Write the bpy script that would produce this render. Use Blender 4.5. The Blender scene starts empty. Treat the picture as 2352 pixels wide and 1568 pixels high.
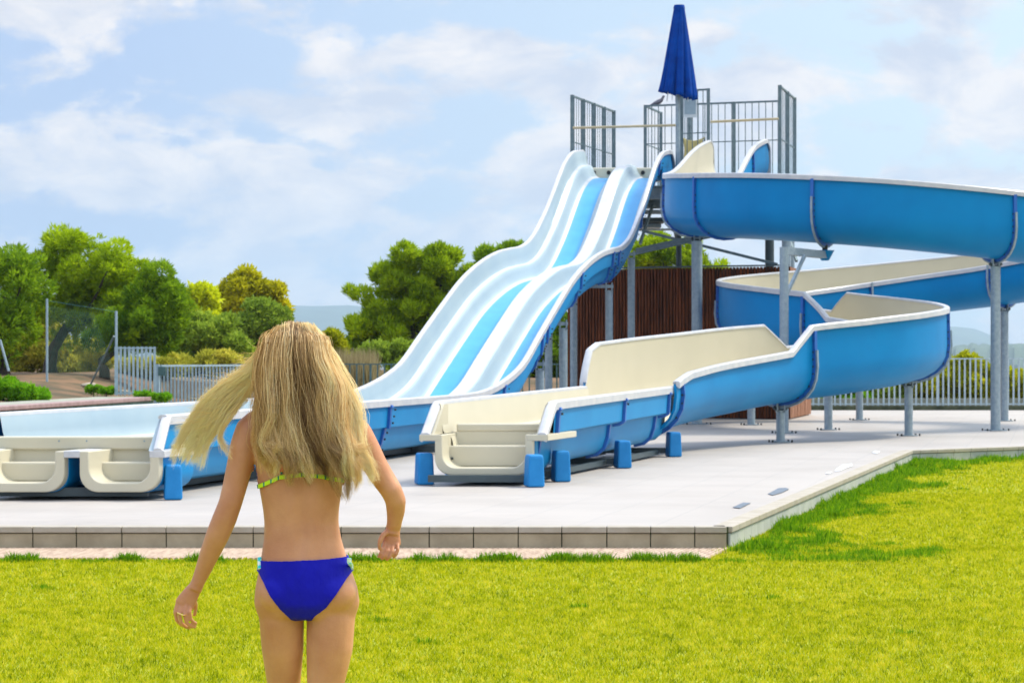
import bpy, bmesh, math, random
import numpy as np
from mathutils import Vector, Matrix
from mathutils.bvhtree import BVHTree
random.seed(7)
SC = bpy.context.scene
COL = SC.collection
R = math.radians

# ------------------------------------------------------------------ camera
EYE = 1.49
cam_d = bpy.data.cameras.new('camera'); cam = bpy.data.objects.new('camera', cam_d); COL.objects.link(cam)
cam.location = (0, 0, EYE); cam.rotation_euler = (R(90), 0, 0)
cam_d.sensor_width = 36; cam_d.lens = 36*5270/2352; cam_d.shift_y = 36/2352
cam_d.clip_start = 0.1; cam_d.clip_end = 40000
cam_d.dof.use_dof = True; cam_d.dof.focus_distance = 6.75; cam_d.dof.aperture_fstop = 18
SC.camera = cam
def P(px, py, d):      # a place in the world, read off the photo at a known distance
    return Vector(((px-1176)/5270*d, d, EYE+(820-py)/5270*d))

# ------------------------------------------------------------------ light
SUN_EL, SUN_AZ = R(52), R(62)      # azimuth from +Y towards +X
SC.view_settings.view_transform = 'Standard'; SC.view_settings.look = 'None'
SC.view_settings.gamma = 1; SC.view_settings.exposure = 0.72
w = bpy.data.worlds.new('World'); SC.world = w; w.use_nodes = True
nt = w.node_tree; N = nt.nodes; L = nt.links; N.clear()
def nd(t, **k):
    n = N.new(t)
    for a, b in k.items(): setattr(n, a, b)
    return n
def mth(op, a, b=None, c=None, clamp=False):
    n = nd('ShaderNodeMath', operation=op); n.use_clamp = clamp
    for i, v in enumerate((a, b, c)):
        if v is None: continue
        if isinstance(v, (int, float)): n.inputs[i].default_value = v
        else: L.new(v, n.inputs[i])
    return n.outputs[0]
out = nd('ShaderNodeOutputWorld')
sky = nd('ShaderNodeTexSky', sky_type='NISHITA'); sky.sun_disc = False
sky.sun_elevation = SUN_EL; sky.sun_rotation = SUN_AZ; sky.altitude = 50; sky.dust_density = 2.5; sky.ozone_density = 1.5
tc = nd('ShaderNodeTexCoord')
sep = nd('ShaderNodeSeparateXYZ'); L.new(tc.outputs['Generated'], sep.inputs[0])
X, Y, Z = sep.outputs
# clouds as seen on a layer overhead: flatter towards the horizon
mp = nd('ShaderNodeMapping'); mp.inputs['Scale'].default_value = (1, 1, 2.1); L.new(tc.outputs['Generated'], mp.inputs[0])
def noise(scale, detail, rough, dist=0, off=0):
    n = nd('ShaderNodeTexNoise'); n.inputs['Scale'].default_value = scale; n.inputs['Detail'].default_value = detail
    n.inputs['Roughness'].default_value = rough; n.inputs['Distortion'].default_value = dist
    if off:
        m2 = nd('ShaderNodeMapping'); m2.inputs['Location'].default_value = (off, off*.7, off*.3)
        L.new(mp.outputs[0], m2.inputs[0]); L.new(m2.outputs[0], n.inputs[0])
    else: L.new(mp.outputs[0], n.inputs[0])
    return n.outputs['Fac']
n1 = noise(13, 7, .56, .25)
n2 = noise(34, 5, .6, .3, 3.1)
base = mth('ADD', mth('MULTIPLY', n1, 1.05), mth('MULTIPLY_ADD', n2, .34, -.16))
# cloud banks and gaps: centre (direction x, z), radii, weight
banks = [((-.185,.15),(.04,.022),.14), ((-.105,.152),(.028,.02),.10), ((-.095,.108),(.055,.018),.15), ((-.006,.131),(.02,.011),.17),
         ((-.20,.083),(.05,.022),.12), ((-.07,.07),(.07,.02),.11), ((.03,.095),(.055,.02),.08), ((.09,.128),(.04,.02),.13),
         ((.19,.12),(.035,.018),.11), ((-.14,.128),(.05,.016),-.13), ((-.07,.142),(.03,.01),-.10), ((.02,.148),(.06,.01),-.10), ((-.13,.093),(.04,.012),-.10),
         ((-.01,.112),(.02,.01),-.07), ((.0,.085),(.03,.006),-.08), ((.15,.10),(.03,.014),-.05), ((-.22,.125),(.03,.02),-.10), ((-.09,.045),(.1,.02),.05)]
for (cx, cz), (rx, rz), wt in banks:
    dx = mth('MULTIPLY', mth('SUBTRACT', X, cx), 1/rx); dz = mth('MULTIPLY', mth('SUBTRACT', Z, cz), 1/rz)
    e = mth('ADD', mth('MULTIPLY', dx, dx), mth('MULTIPLY', dz, dz))
    g = mth('POWER', 2.718, mth('MULTIPLY', e, -1.0))
    base = mth('ADD', base, mth('MULTIPLY', g, wt))
low = mth('MULTIPLY', mth('POWER', 2.718, mth('MULTIPLY', Z, -28.0)), .10)
base = mth('ADD', base, low)
ramp = nd('ShaderNodeValToRGB'); L.new(base, ramp.inputs[0])
cr = ramp.color_ramp; cr.interpolation = 'EASE'
cr.elements[0].position = .50; cr.elements[0].color = (0, 0, 0, 1)
cr.elements[1].position = .645; cr.elements[1].color = (1, 1, 1, 1)
# blue-grey layer between the clouds, paler cyan to the right
side = mth('MULTIPLY_ADD', X, 2.6, .45, clamp=True)
gap = nd('ShaderNodeMix', data_type='RGBA'); L.new(side, gap.inputs['Factor'])
gap.inputs['A'].default_value = (.235, .305, .455, 1); gap.inputs['B'].default_value = (.39, .475, .52, 1)
sk = nd('ShaderNodeMix', data_type='RGBA', blend_type='ADD'); sk.inputs['Factor'].default_value = .018
L.new(gap.outputs['Result'], sk.inputs['A']); L.new(sky.outputs[0], sk.inputs['B'])
n3 = noise(21, 6, .62, .4, 7.7)
shade = mth('MULTIPLY_ADD', n3, 4.0, -1.55, clamp=True)
cl = nd('ShaderNodeMix', data_type='RGBA'); L.new(shade, cl.inputs['Factor'])
cl.inputs['A'].default_value = (.415, .44, .51, 1); cl.inputs['B'].default_value = (.62, .585, .57, 1)
mx = nd('ShaderNodeMix', data_type='RGBA'); L.new(ramp.outputs[0], mx.inputs['Factor'])
L.new(sk.outputs['Result'], mx.inputs['A']); L.new(cl.outputs['Result'], mx.inputs['B'])
# a clouded sky grows brighter towards the zenith
zen = mth('MULTIPLY_ADD', mth('SUBTRACT', Z, .17, clamp=True), 1.9, 1.0)
bg = nd('ShaderNodeBackground'); L.new(mx.outputs['Result'], bg.inputs[0]); L.new(zen, bg.inputs[1])
L.new(bg.outputs[0], out.inputs[0])
sd = bpy.data.lights.new('sun', 'SUN'); sd.energy = 2.6; sd.angle = R(12); sd.color = (1, .93, .80)
so = bpy.data.objects.new('sun', sd); COL.objects.link(so)
sv = Vector((math.sin(SUN_AZ)*math.cos(SUN_EL), math.cos(SUN_AZ)*math.cos(SUN_EL), math.sin(SUN_EL)))
so.rotation_euler = sv.to_track_quat('Z', 'Y').to_euler(); so.location = (30, 20, 40)

# ------------------------------------------------------------------ materials
def mat(name, col, rough=.5, col2=None, scale=4, bump=0, bscale=40, spec=.5, metal=0, aniso=None, coat=0, detail=6, lo=.35, hi=.65, transl=0, sss=0):
    m = bpy.data.materials.new(name); m.use_nodes = True
    t = m.node_tree; b = t.nodes['Principled BSDF']
    b.inputs['Roughness'].default_value = rough; b.inputs['Metallic'].default_value = metal
    b.inputs['Specular IOR Level'].default_value = spec; b.inputs['Coat Weight'].default_value = coat
    if sss: b.inputs['Subsurface Weight'].default_value = sss; b.inputs['Subsurface Radius'].default_value = (.02, .008, .004); b.inputs['Subsurface Scale'].default_value = .5
    c = tuple(col)+(1,); c2 = tuple(col2 if col2 else [x*.82 for x in col])+(1,)
    tcn = t.nodes.new('ShaderNodeTexCoord'); mpn = t.nodes.new('ShaderNodeMapping'); t.links.new(tcn.outputs['Object'], mpn.inputs[0])
    if aniso: mpn.inputs['Scale'].default_value = aniso
    n = t.nodes.new('ShaderNodeTexNoise'); n.inputs['Scale'].default_value = scale; n.inputs['Detail'].default_value = detail; n.inputs['Roughness'].default_value = .6
    t.links.new(mpn.outputs[0], n.inputs[0])
    r = t.nodes.new('ShaderNodeValToRGB'); r.color_ramp.elements[0].position = lo; r.color_ramp.elements[1].position = hi
    r.color_ramp.elements[0].color = c2; r.color_ramp.elements[1].color = c
    t.links.new(n.outputs['Fac'], r.inputs[0]); t.links.new(r.outputs[0], b.inputs['Base Color'])
    if bump:
        n2 = t.nodes.new('ShaderNodeTexNoise'); n2.inputs['Scale'].default_value = bscale; n2.inputs['Detail'].default_value = 4
        t.links.new(mpn.outputs[0], n2.inputs[0])
        bp = t.nodes.new('ShaderNodeBump'); bp.inputs['Strength'].default_value = bump; bp.inputs['Distance'].default_value = .02
        t.links.new(n2.outputs['Fac'], bp.inputs['Height']); t.links.new(bp.outputs[0], b.inputs['Normal'])
    if transl:
        tr = t.nodes.new('ShaderNodeBsdfTranslucent'); t.links.new(r.outputs[0], tr.inputs[0])
        ms = t.nodes.new('ShaderNodeMixShader'); ms.inputs[0].default_value = transl
        o = t.nodes['Material Output']; t.links.new(b.outputs[0], ms.inputs[1]); t.links.new(tr.outputs[0], ms.inputs[2]); t.links.new(ms.outputs[0], o.inputs[0])
    return m
def attr_mat(name, cols, rough=.6, transl=.3, nscale=0, spec=.3):
    """colour comes from a per-face value 'tone' (every leaf or strand its own)"""
    m = bpy.data.materials.new(name); m.use_nodes = True
    t = m.node_tree; b = t.nodes['Principled BSDF']; b.inputs['Roughness'].default_value = rough; b.inputs['Specular IOR Level'].default_value = spec
    a = t.nodes.new('ShaderNodeAttribute'); a.attribute_name = 'tone'
    r = t.nodes.new('ShaderNodeValToRGB')
    while len(r.color_ramp.elements) < len(cols): r.color_ramp.elements.new(.5)
    for i, c in enumerate(cols):
        r.color_ramp.elements[i].position = i/(len(cols)-1); r.color_ramp.elements[i].color = tuple(c)+(1,)
    fac = a.outputs['Fac']
    if nscale:
        tcn = t.nodes.new('ShaderNodeTexCoord'); n = t.nodes.new('ShaderNodeTexNoise'); n.inputs['Scale'].default_value = nscale; n.inputs['Detail'].default_value = 5
        t.links.new(tcn.outputs['Object'], n.inputs[0])
        q = t.nodes.new('ShaderNodeMath'); q.operation = 'MULTIPLY_ADD'; q.inputs[1].default_value = 1.6; q.inputs[2].default_value = -.8
        t.links.new(n.outputs['Fac'], q.inputs[0])
        s = t.nodes.new('ShaderNodeMath'); s.operation = 'ADD'; t.links.new(fac, s.inputs[0]); t.links.new(q.outputs[0], s.inputs[1]); fac = s.outputs[0]
    t.links.new(fac, r.inputs[0]); t.links.new(r.outputs[0], b.inputs['Base Color'])
    if transl:
        tr = t.nodes.new('ShaderNodeBsdfTranslucent'); t.links.new(r.outputs[0], tr.inputs[0])
        ms = t.nodes.new('ShaderNodeMixShader'); ms.inputs[0].default_value = transl
        o = t.nodes['Material Output']; t.links.new(b.outputs[0], ms.inputs[1]); t.links.new(tr.outputs[0], ms.inputs[2]); t.links.new(ms.outputs[0], o.inputs[0])
    return m
M = {}
M['shell'] = mat('blue_gelcoat', (.0,.215,.50), .45, (.0,.185,.45), 1.2, bump=.02, bscale=3, spec=.16)
M['shell_low'] = mat('blue_gelcoat_weathered', (.008,.24,.52), .5, (.004,.20,.47), 1.4, bump=.03, bscale=6, spec=.25, lo=.3, hi=.7)
M['flange'] = mat('dark_blue_flange', (.012,.12,.45), .45)
M['floor_blue'] = mat('pool_blue_lane', (.03,.32,.63), .35, (.02,.28,.58), 3, bump=.03, bscale=12)
M['lane_sky_tint'] = mat('sky_tinted_gelcoat', (.35,.435,.47), .28, (.31,.40,.45), 1.5, spec=.6)  # white gelcoat with the sky's blue reflection painted into its colour
M['cream'] = mat('cream_gelcoat', (.58,.53,.40), .35, (.545,.50,.375), 1.5)
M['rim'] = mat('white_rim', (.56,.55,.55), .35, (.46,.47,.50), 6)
M['block'] = mat('blue_moulded_block', (.02,.24,.57), .5, (.012,.20,.50), 8, spec=.25)
M['steel'] = mat('galvanised_steel', (.33,.40,.44), .45, (.24,.31,.36), 14, metal=.35, bump=.1, bscale=60)
M['steel_dark'] = mat('dark_painted_steel', (.05,.075,.085), .55)
M['rail'] = mat('weathered_rail_steel', (.16,.22,.24), .5, (.10,.15,.17), 9, metal=.3)
M['brass'] = mat('tan_rail_sleeve', (.50,.42,.26), .5)
M['bolt'] = mat('bolt_steel', (.02,.03,.03), .5)
M['black'] = mat('black_rubber', (.012,.012,.014), .7)
M['canvas'] = mat('royal_blue_canvas', (.001,.050,.30), .8, (.001,.035,.22), 5, bump=.1, bscale=80, spec=.1)
M['cloth'] = mat('straw_canvas', (.62,.52,.22), .8)
M['board'] = mat('grey_notice_board', (.30,.40,.47), .6)
M['board_white'] = mat('pale_notice_board', (.62,.68,.72), .6)
M['fence'] = mat('pale_grey_fence_paint', (.42,.52,.57), .5, (.33,.42,.47), 8)
M['fence_dark'] = mat('dark_green_fence_paint', (.055,.12,.12), .5)
M['gate'] = mat('grey_blue_gate_paint', (.34,.45,.50), .5, (.26,.36,.42), 6)
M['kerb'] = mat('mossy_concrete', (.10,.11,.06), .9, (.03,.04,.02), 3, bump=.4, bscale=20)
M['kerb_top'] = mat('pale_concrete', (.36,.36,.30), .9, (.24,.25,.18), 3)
M['coping_p'] = mat('mauve_stone_coping', (.36,.25,.24), .8, (.26,.17,.17), 5)
M['poolwall'] = mat('stained_green_render', (.20,.33,.29), .8, (.07,.15,.11), 1.8, aniso=(2.5,2.5,.6), bump=.1)
M['sandstone'] = mat('sandstone', (.42,.32,.20), .9, (.33,.25,.16), 3, bump=.3)
M['earth'] = mat('brown_earth', (.23,.13,.06), .95, (.12,.065,.03), 1.5, bump=.5, bscale=15)
M['bark'] = mat('pine_bark', (.075,.055,.04), .95, (.03,.024,.018), 6, bump=.5, bscale=30)
M['rock'] = mat('pale_rock', (.42,.36,.27), .9)

# ------------------------------------------------------------------ mesh helpers
class MB:
    def __init__(s): s.v = []; s.f = []; s.m = []
    def add(s, vs, fs, mi=0):
        o = len(s.v); s.v += [tuple(p) for p in vs]; s.f += [tuple(i+o for i in f) for f in fs]; s.m += [mi]*len(fs); return s
    def box(s, c, sx, sy, sz, rz=0, mi=0, ax=None):
        c = Vector(c)
        if ax is None: ux, uy, uz = Vector((math.cos(rz), math.sin(rz), 0)), Vector((-math.sin(rz), math.cos(rz), 0)), Vector((0, 0, 1))
        else: ux, uy, uz = ax
        vs = [c+ux*(a*sx/2)+uy*(b*sy/2)+uz*(d*sz/2) for a in (-1,1) for b in (-1,1) for d in (-1,1)]
        return s.add(vs, [(0,1,3,2),(4,6,7,5),(0,4,5,1),(2,3,7,6),(0,2,6,4),(1,5,7,3)], mi)
    def bar(s, a, b, w, h=None, mi=0):
        a, b = Vector(a), Vector(b); d = b-a; Ln = d.length; d.normalize()
        up = Vector((0,0,1)) if abs(d.z) < .95 else Vector((0,1,0))
        sx = d.cross(up).normalized(); sz = sx.cross(d)
        return s.box((a+b)/2, w, Ln, h or w, mi=mi, ax=(sx, d, sz))
    def tube(s, pts, r, n=12, caps=True, mi=0, sq=None):
        pts = [Vector(p) for p in pts]; k = len(pts)
        rs = r if isinstance(r, (list, tuple)) else [r]*k
        rings = []; prev = None
        for i, p in enumerate(pts):
            d = (pts[min(i+1,k-1)]-pts[max(i-1,0)]).normalized()
            if prev is None:
                u = Vector((1,0,0)) if abs(d.x) < .8 else Vector((0,1,0))
                u = (u-d*u.dot(d)).normalized()
            else: u = (prev-d*prev.dot(d)).normalized()
            prev = u; v = d.cross(u)
            rings.append([p+(u*math.cos(t)+v*math.sin(t)*(sq or 1))*rs[i] for t in [2*math.pi*j/n for j in range(n)]])
        return s.rings(rings, caps, mi)
    def rings(s, rings, caps=True, mi=0, closed=True):
        n = len(rings[0]); vs = [p for r_ in rings for p in r_]; fs = []
        for i in range(len(rings)-1):
            for j in range(n if closed else n-1):
                a, b = i*n+j, i*n+(j+1) % n; fs.append((a, b, b+n, a+n))
        if caps and closed: fs.append(tuple(range(n))[::-1]); fs.append(tuple((len(rings)-1)*n+j for j in range(n)))
        return s.add(vs, fs, mi)
    def prism(s, outline, axis_vec, mi=0):
        o = [Vector(p) for p in outline]; n = len(o); a = Vector(axis_vec)
        vs = o+[p+a for p in o]; fs = [tuple(range(n)), tuple(range(2*n-1, n-1, -1))]+[(i, i+n, (i+1) % n+n, (i+1) % n) for i in range(n)]
        return s.add(vs, fs, mi)
    def build(s, name, mats, parent=None, smooth=False, bevel=0, loc=None, weld=False):
        if not isinstance(mats, (list, tuple)): mats = [mats]
        me = bpy.data.meshes.new(name)
        o0 = Vector(loc) if loc else Vector((0,0,0))
        me.from_pydata([tuple(Vector(p)-o0) for p in s.v] if loc else s.v, [], s.f)
        for m_ in mats: me.materials.append(m_)
        if len(mats) > 1: me.polygons.foreach_set('material_index', s.m)
        bm = bmesh.new(); bm.from_mesh(me)
        if weld: bmesh.ops.remove_doubles(bm, verts=bm.verts, dist=1e-5)
        bmesh.ops.recalc_face_normals(bm, faces=bm.faces)
        if smooth:
            for f in bm.faces: f.smooth = True
            for e in bm.edges:
                if len(e.link_faces) == 2 and e.calc_face_angle(0) > R(38): e.smooth = False
        bm.to_mesh(me); bm.free()
        o = bpy.data.objects.new(name, me); COL.objects.link(o)
        if loc: o.location = o0
        if parent: o.parent = parent; o.matrix_parent_inverse = Matrix.Translation(-Vector(parent.location)) if parent.location.length else Matrix()
        if bevel:
            b = o.modifiers.new('bevel', 'BEVEL'); b.width = bevel; b.segments = 2; b.limit_method = 'ANGLE'
        return o
def tag(o, label=None, cat=None, group=None, kind=None):
    if label: o['label'] = label
    if cat: o['category'] = cat
    if group: o['group'] = group
    if kind: o['kind'] = kind
    return o
def empty(name, loc, label, cat, group=None):
    o = bpy.data.objects.new(name, None); o.empty_display_size = .2; COL.objects.link(o); o.location = loc
    return tag(o, label, cat, group)
def np_mesh(name, verts, faces_n, mats, tone=None, parent=None):
    """verts (F*k,3), k verts per face, no sharing"""
    me = bpy.data.meshes.new(name); nv = len(verts); k = faces_n; nf = nv//k
    me.vertices.add(nv); me.vertices.foreach_set('co', np.ascontiguousarray(verts, dtype=np.float32).ravel())
    me.loops.add(nv); me.loops.foreach_set('vertex_index', np.arange(nv, dtype=np.int32))
    me.polygons.add(nf); me.polygons.foreach_set('loop_start', np.arange(0, nv, k, dtype=np.int32))
    me.polygons.foreach_set('loop_total', np.full(nf, k, dtype=np.int32))
    for m_ in mats: me.materials.append(m_)
    me.update(calc_edges=True)
    if tone is not None:
        a = me.attributes.new('tone', 'FLOAT', 'FACE'); a.data.foreach_set('value', np.ascontiguousarray(tone, dtype=np.float32))
    o = bpy.data.objects.new(name, me); COL.objects.link(o)
    if parent: o.parent = parent; o.matrix_parent_inverse = Matrix.Translation(-Vector(parent.location))
    return o
rng = np.random.default_rng(11)
def lerp_table(tab, x):
    xs = [a for a, _ in tab]; ys = [b for _, b in tab]
    return float(np.interp(x, xs, ys))
def smooth_table(tab, x):
    # monotone-ish cubic (Catmull-Rom on uneven knots)
    xs = [a for a, _ in tab]; ys = [b for _, b in tab]; n = len(xs)
    if x <= xs[0]: return ys[0]
    if x >= xs[-1]: return ys[-1]
    i = max(j for j in range(n-1) if xs[j] <= x)
    def sl(j):
        if j == 0: return (ys[1]-ys[0])/(xs[1]-xs[0])
        if j == n-1: return (ys[-1]-ys[-2])/(xs[-1]-xs[-2])
        return (ys[j+1]-ys[j-1])/(xs[j+1]-xs[j-1])
    h = xs[i+1]-xs[i]; t = (x-xs[i])/h
    return (2*t**3-3*t*t+1)*ys[i]+(t**3-2*t*t+t)*h*sl(i)+(-2*t**3+3*t*t)*ys[i+1]+(t**3-t*t)*h*sl(i+1)

T = Vector((.2288, .9735, 0)); NN = Vector((.9735, -.2288, 0))    # the pool terrace's own axes
DZ = .18                                                           # terrace height above the lawn
# ================================================================== ground and terrace
def hfun(x, y):
    z = 0.0
    # bank on the far left behind the low wall
    b = min(1, max(0, (-7.3-x-(y-50)*.09)/1.6)) if y > 30 else 0
    z = b*(.52+.55*min(1, max(0, (y-40)/18))*min(1, max(0, (-8.5-x)/2.5)))
    if y > 58: 
        k = min(1, (y-58)/6); z = max(z, .9*k if x < 3 else .12*k)
    if y > 64 and x > 4:
        k = min(1, (x-4)/6)*min(1, (y-64)/160); z = z*(1-k)-26*k
    if y > 110: z = z*(1-min(1, (y-110)/200))-26*min(1, (y-110)/200)
    z += .03*math.sin(x*1.7+y)*min(1, b)
    return z
ys = [-8,-2]+[i*2.0 for i in range(0, 20)]+[40+i*1.0 for i in range(0, 31)]+[75,80,90,100,110,125,150,180,220,300,400,700,1200,2500,5000,9000,16000]
xs = [-9000,-3000,-1000,-400,-150,-80,-50,-35,-27]+[-22+i*.8 for i in range(0, 40)]+[12,16,22,30,45,80,150,400,1000,3000,9000]
g = MB(); nx = len(xs)
g.v = [(x, y, hfun(x, y)-.012) for y in ys for x in xs]
g.f = [(j*nx+i, j*nx+i+1, (j+1)*nx+i+1, (j+1)*nx+i) for j in range(len(ys)-1) for i in range(nx-1)]; g.m = [0]*len(g.f)
gm = mat('dry_ground', (.19,.105,.05), .95, (.075,.055,.022), .9, bump=.5, bscale=9, lo=.38, hi=.6)
ground = tag(g.build('ground', gm, smooth=True), 'brown earth ground beyond the terrace', kind='structure')

lawn_m = mat('lawn_soil', (.38,.40,.008), .9, (.20,.24,.006), 14, bump=.6, bscale=60, lo=.3, hi=.62)
edge_pts = [(1.66,17.75),(5.60,32.3),(7.6,33.8),(13.5,36.5)]
lw = MB(); pl = [(-14,4),(16,4),(16,38),(13.5,37),(7.6,34),(5.4,32.5),(1.4,17.9),(-14,17.9)]
lw.add([(x, y, .004) for x, y in pl], [tuple(range(8))]); lawn = tag(lw.build('lawn', lawn_m), 'mown yellow-green lawn', kind='structure')

# terrace slab
tm = bpy.data.materials.new('terrace_tiles'); tm.use_nodes = True; t = tm.node_tree; b = t.nodes['Principled BSDF']; b.inputs['Roughness'].default_value = .55
tcn = t.nodes.new('ShaderNodeTexCoord'); mpn = t.nodes.new('ShaderNodeMapping'); mpn.inputs['Rotation'].default_value = (0, 0, R(13.2)); t.links.new(tcn.outputs['Object'], mpn.inputs[0])
br = t.nodes.new('ShaderNodeTexBrick'); br.offset = 0; br.inputs['Scale'].default_value = 1
br.inputs['Brick Width'].default_value = .6; br.inputs['Row Height'].default_value = .31; br.inputs['Mortar Size'].default_value = .004
br.inputs['Color1'].default_value = (.43,.385,.345,1); br.inputs['Color2'].default_value = (.405,.365,.33,1); br.inputs['Mortar'].default_value = (.31,.295,.28,1)
t.links.new(mpn.outputs[0], br.inputs[0])
nz = t.nodes.new('ShaderNodeTexNoise'); nz.inputs['Scale'].default_value = .8; nz.inputs['Detail'].default_value = 8; t.links.new(tcn.outputs['Object'], nz.inputs[0])
rr = t.nodes.new('ShaderNodeValToRGB'); rr.color_ramp.elements[0].position = .3; rr.color_ramp.elements[0].color = (.88,.87,.86,1); rr.color_ramp.elements[1].position = .6; rr.color_ramp.elements[1].color = (1,1,1,1)
t.links.new(nz.outputs['Fac'], rr.inputs[0])
mm = t.nodes.new('ShaderNodeMix'); mm.data_type = 'RGBA'; mm.blend_type = 'MULTIPLY'; mm.inputs['Factor'].default_value = 1
el_ = rr.color_ramp.elements.new(.22); el_.color = (.70,.70,.70,1)
t.links.new(br.outputs[0], mm.inputs['A']); t.links.new(rr.outputs[0], mm.inputs['B']); t.links.new(mm.outputs['Result'], b.inputs['Base Color'])
poly = [(-16,17.8)]+[(x-.01, y+.01) for x, y in edge_pts]+[(30,42),(30,57.2),(-7.4,57.2),(-7.0,50),(-9.1,38),(-16,36)]
sl = MB(); sl.prism([(x, y, DZ-.004) for x, y in poly], (0,0,-.3))
terrace = tag(sl.build('terrace', tm), 'pale tiled pool terrace', kind='structure')
M['coping'] = mat('beige_coping_tile', (.42,.375,.31), .7, (.34,.295,.225), 5, bump=.15)
M['riser'] = mat('beige_riser_tile', (.42,.35,.235), .75, (.31,.255,.165), 4, bump=.15)
M['riser_lit'] = mat('sunlit_riser_tile', (.46,.47,.44), .75, (.36,.38,.34), 4)  # lighter copy of the riser tile: sun on the slanting edge painted in
def edging(a, b, name_r, mr, tile=.345, first=.5):
    a = Vector((a[0], a[1], 0)); b = Vector((b[0], b[1], 0)); d = b-a; Ln = d.length; d.normalize(); nrm = Vector((-d.y, d.x, 0))
    c = MB(); r_ = MB(); s = 0; first = True
    bk = MB().box((a+b)/2+nrm*.004+Vector((0,0,.09)), .02, Ln, .178, ax=(nrm, d, Vector((0,0,1))))
    while s < Ln-.05:
        e = min(Ln, s+(tile*.72 if first else tile*random.uniform(.97, 1.03))); first = False
        mid = a+d*((s+e)/2)
        c.box(mid-nrm*.035+Vector((0,0,.158)), .16, e-s-.006, .048, ax=(nrm, d, Vector((0,0,1))))
        r_.box(mid+nrm*.015+Vector((0,0,.063)), .03, e-s-.008, .13, ax=(nrm, d, Vector((0,0,1))))
        s = e
    jm = M['kerb']
    bk.build('joint_bed', jm, terrace)
    c.build('coping', M['coping'], terrace, bevel=.006); r_.build(name_r, mr, terrace, bevel=.004)
edging((-14,17.8), (1.66,17.75), 'riser', M['riser']) if False else edging((1.66,17.75), (-14,17.8), 'riser', M['riser'])
for p, q in zip(edge_pts[:-1], edge_pts[1:]): edging(q, p, 'riser', M['riser_lit'])
# boardwalk at the foot of the step
bw = MB(); x = -10.5; bm_ = mat('ribbed_timber_board', (.52,.40,.30), .75, (.33,.22,.16), 3, aniso=(8,1,1), bump=.2, lo=.3, hi=.6)
while x < 1.42:
    wd = .042; y0, y1 = 16.82, 17.78
    bw.add([(x+.0, y0, .008),(x+wd*.8, y0, .008),(x+wd*.8+.27, y1, .008),(x+.27, y1, .008),(x+.006, y0, .022),(x+wd*.66, y0, .022),(x+wd*.66+.27, y1, .022),(x+.276, y1, .022)],
           [(0,1,5,4),(1,2,6,5),(2,3,7,6),(3,0,4,7),(4,5,6,7)]); x += wd
tag(bw.build('boardwalk', bm_), 'ribbed timber strip at the foot of the step', kind='structure')
bb = MB().add([(-11,16.8,.007),(1.45,16.8,.007),(1.72,17.79,.007),(-11,17.79,.007)], [(0,1,2,3)])
tag(bb.build('path', mat('boardwalk_bed', (.22,.15,.10), .9)), 'timber bed under the boards', kind='structure')
# drains and paint patches on the terrace
def patch(name, pts, m, label, cat):
    q = MB().prism([(((px-1176)/5270*d), d, DZ+.001) for px, py in pts for d in [(EYE-DZ)*5270/(py-820)]], (0,0,.003))
    tag(q.build(name, m), label, cat)
M['grate'] = mat('dark_drain_grate', (.13,.16,.20), .6)
M['paint'] = mat('white_floor_paint', (.86,.88,.90), .5)
patch('drain_grate', [(1683,1165),(1700,1167),(1724,1155),(1707,1154)], M['grate'], 'slim dark drain grate let into the terrace nearest its front corner', 'drain')
patch('drain_cover', [(1764,1134),(1775,1137),(1796,1131),(1812,1123),(1805,1120),(1788,1121)], M['grate'], 'oval dark drain cover farther along the terrace edge', 'drain')
for k, (pts, lb) in enumerate([([(1917,1082),(1930,1081),(1942,1075),(1958,1070),(1957,1065),(1935,1068),(1922,1076)], 'longest white paint smear on the terrace near its slanting edge'),
                               ([(1895,1088),(1905,1088),(1912,1084),(1902,1084)], 'small white paint dab just in front of the longest smear'),
                               ([(2003,1040),(2014,1041),(2021,1037),(2010,1035)], 'white paint spot near the far inner corner of the terrace edge')]):
    patch('paint_patch', pts, M['paint'], lb, 'paint patch')

# ================================================================== twin-lane slide
ZP = [(20.6,.93),(22,.94),(28,.95),(32.6,.965),(33.6,1.01),(34.4,1.10),(35.3,1.25),(36,1.43),(37,1.83),(38.5,2.42),(39.7,2.86),(41,3.2),(42.2,3.42),(43.2,3.53),(44.1,3.62),(45,3.85),(46,4.33),(46.7,4.74),(47.4,5.2),(48,5.55),(48.8,5.84),(49.8,5.97)]
def rimz(y): return smooth_table(ZP, y)
def floorz(y):      # the lane bed flattens out before the rim does
    return min(rimz(y)-.60, 5.36)
twin = empty('twin_lane_slide', (-4.2, 21, DZ), 'wide wavy two-lane slide, pale blue and white, running down from the tower to the left', 'water slide')
Wd = 2.0
def cx(y): return -10.225+.235*y
# (across, below rim) of the moulded inside, with material index: 0 sky-tinted white, 1 blue
SEC = [(.075,.0),(.09,-.03),(.115,-.17),(.14,-.27),(.165,-.305),(.235,-.318),(.265,-.345),(.30,-.42),(.345,-.51),(.385,-.555),(.44,-.59),(.80,-.60),
       (.86,-.585),(.905,-.53),(.93,-.42),(.945,-.345),(.965,-.325),(1.19,-.325),(1.215,-.345),(1.25,-.43),(1.30,-.52),(1.35,-.565),(1.40,-.592),(1.70,-.60),
       (1.76,-.575),(1.80,-.51),(1.825,-.42),(1.835,-.345),(1.85,-.325),(1.875,-.30),(1.895,-.17),(1.91,-.03),(1.925,0)]
BLUE = {10, 22}; WHITE = {4, 9, 16, 21, 12, 24}  # ledges and divider whiter than the walls: brighter light painted in
def ylist(a, b, st): n = max(1, int(round((b-a)/st))); return [a+(b-a)*i/n for i in range(n+1)]
yy = ylist(21.35, 33, .8)+ylist(33.2, 49.8, .2)
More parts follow.
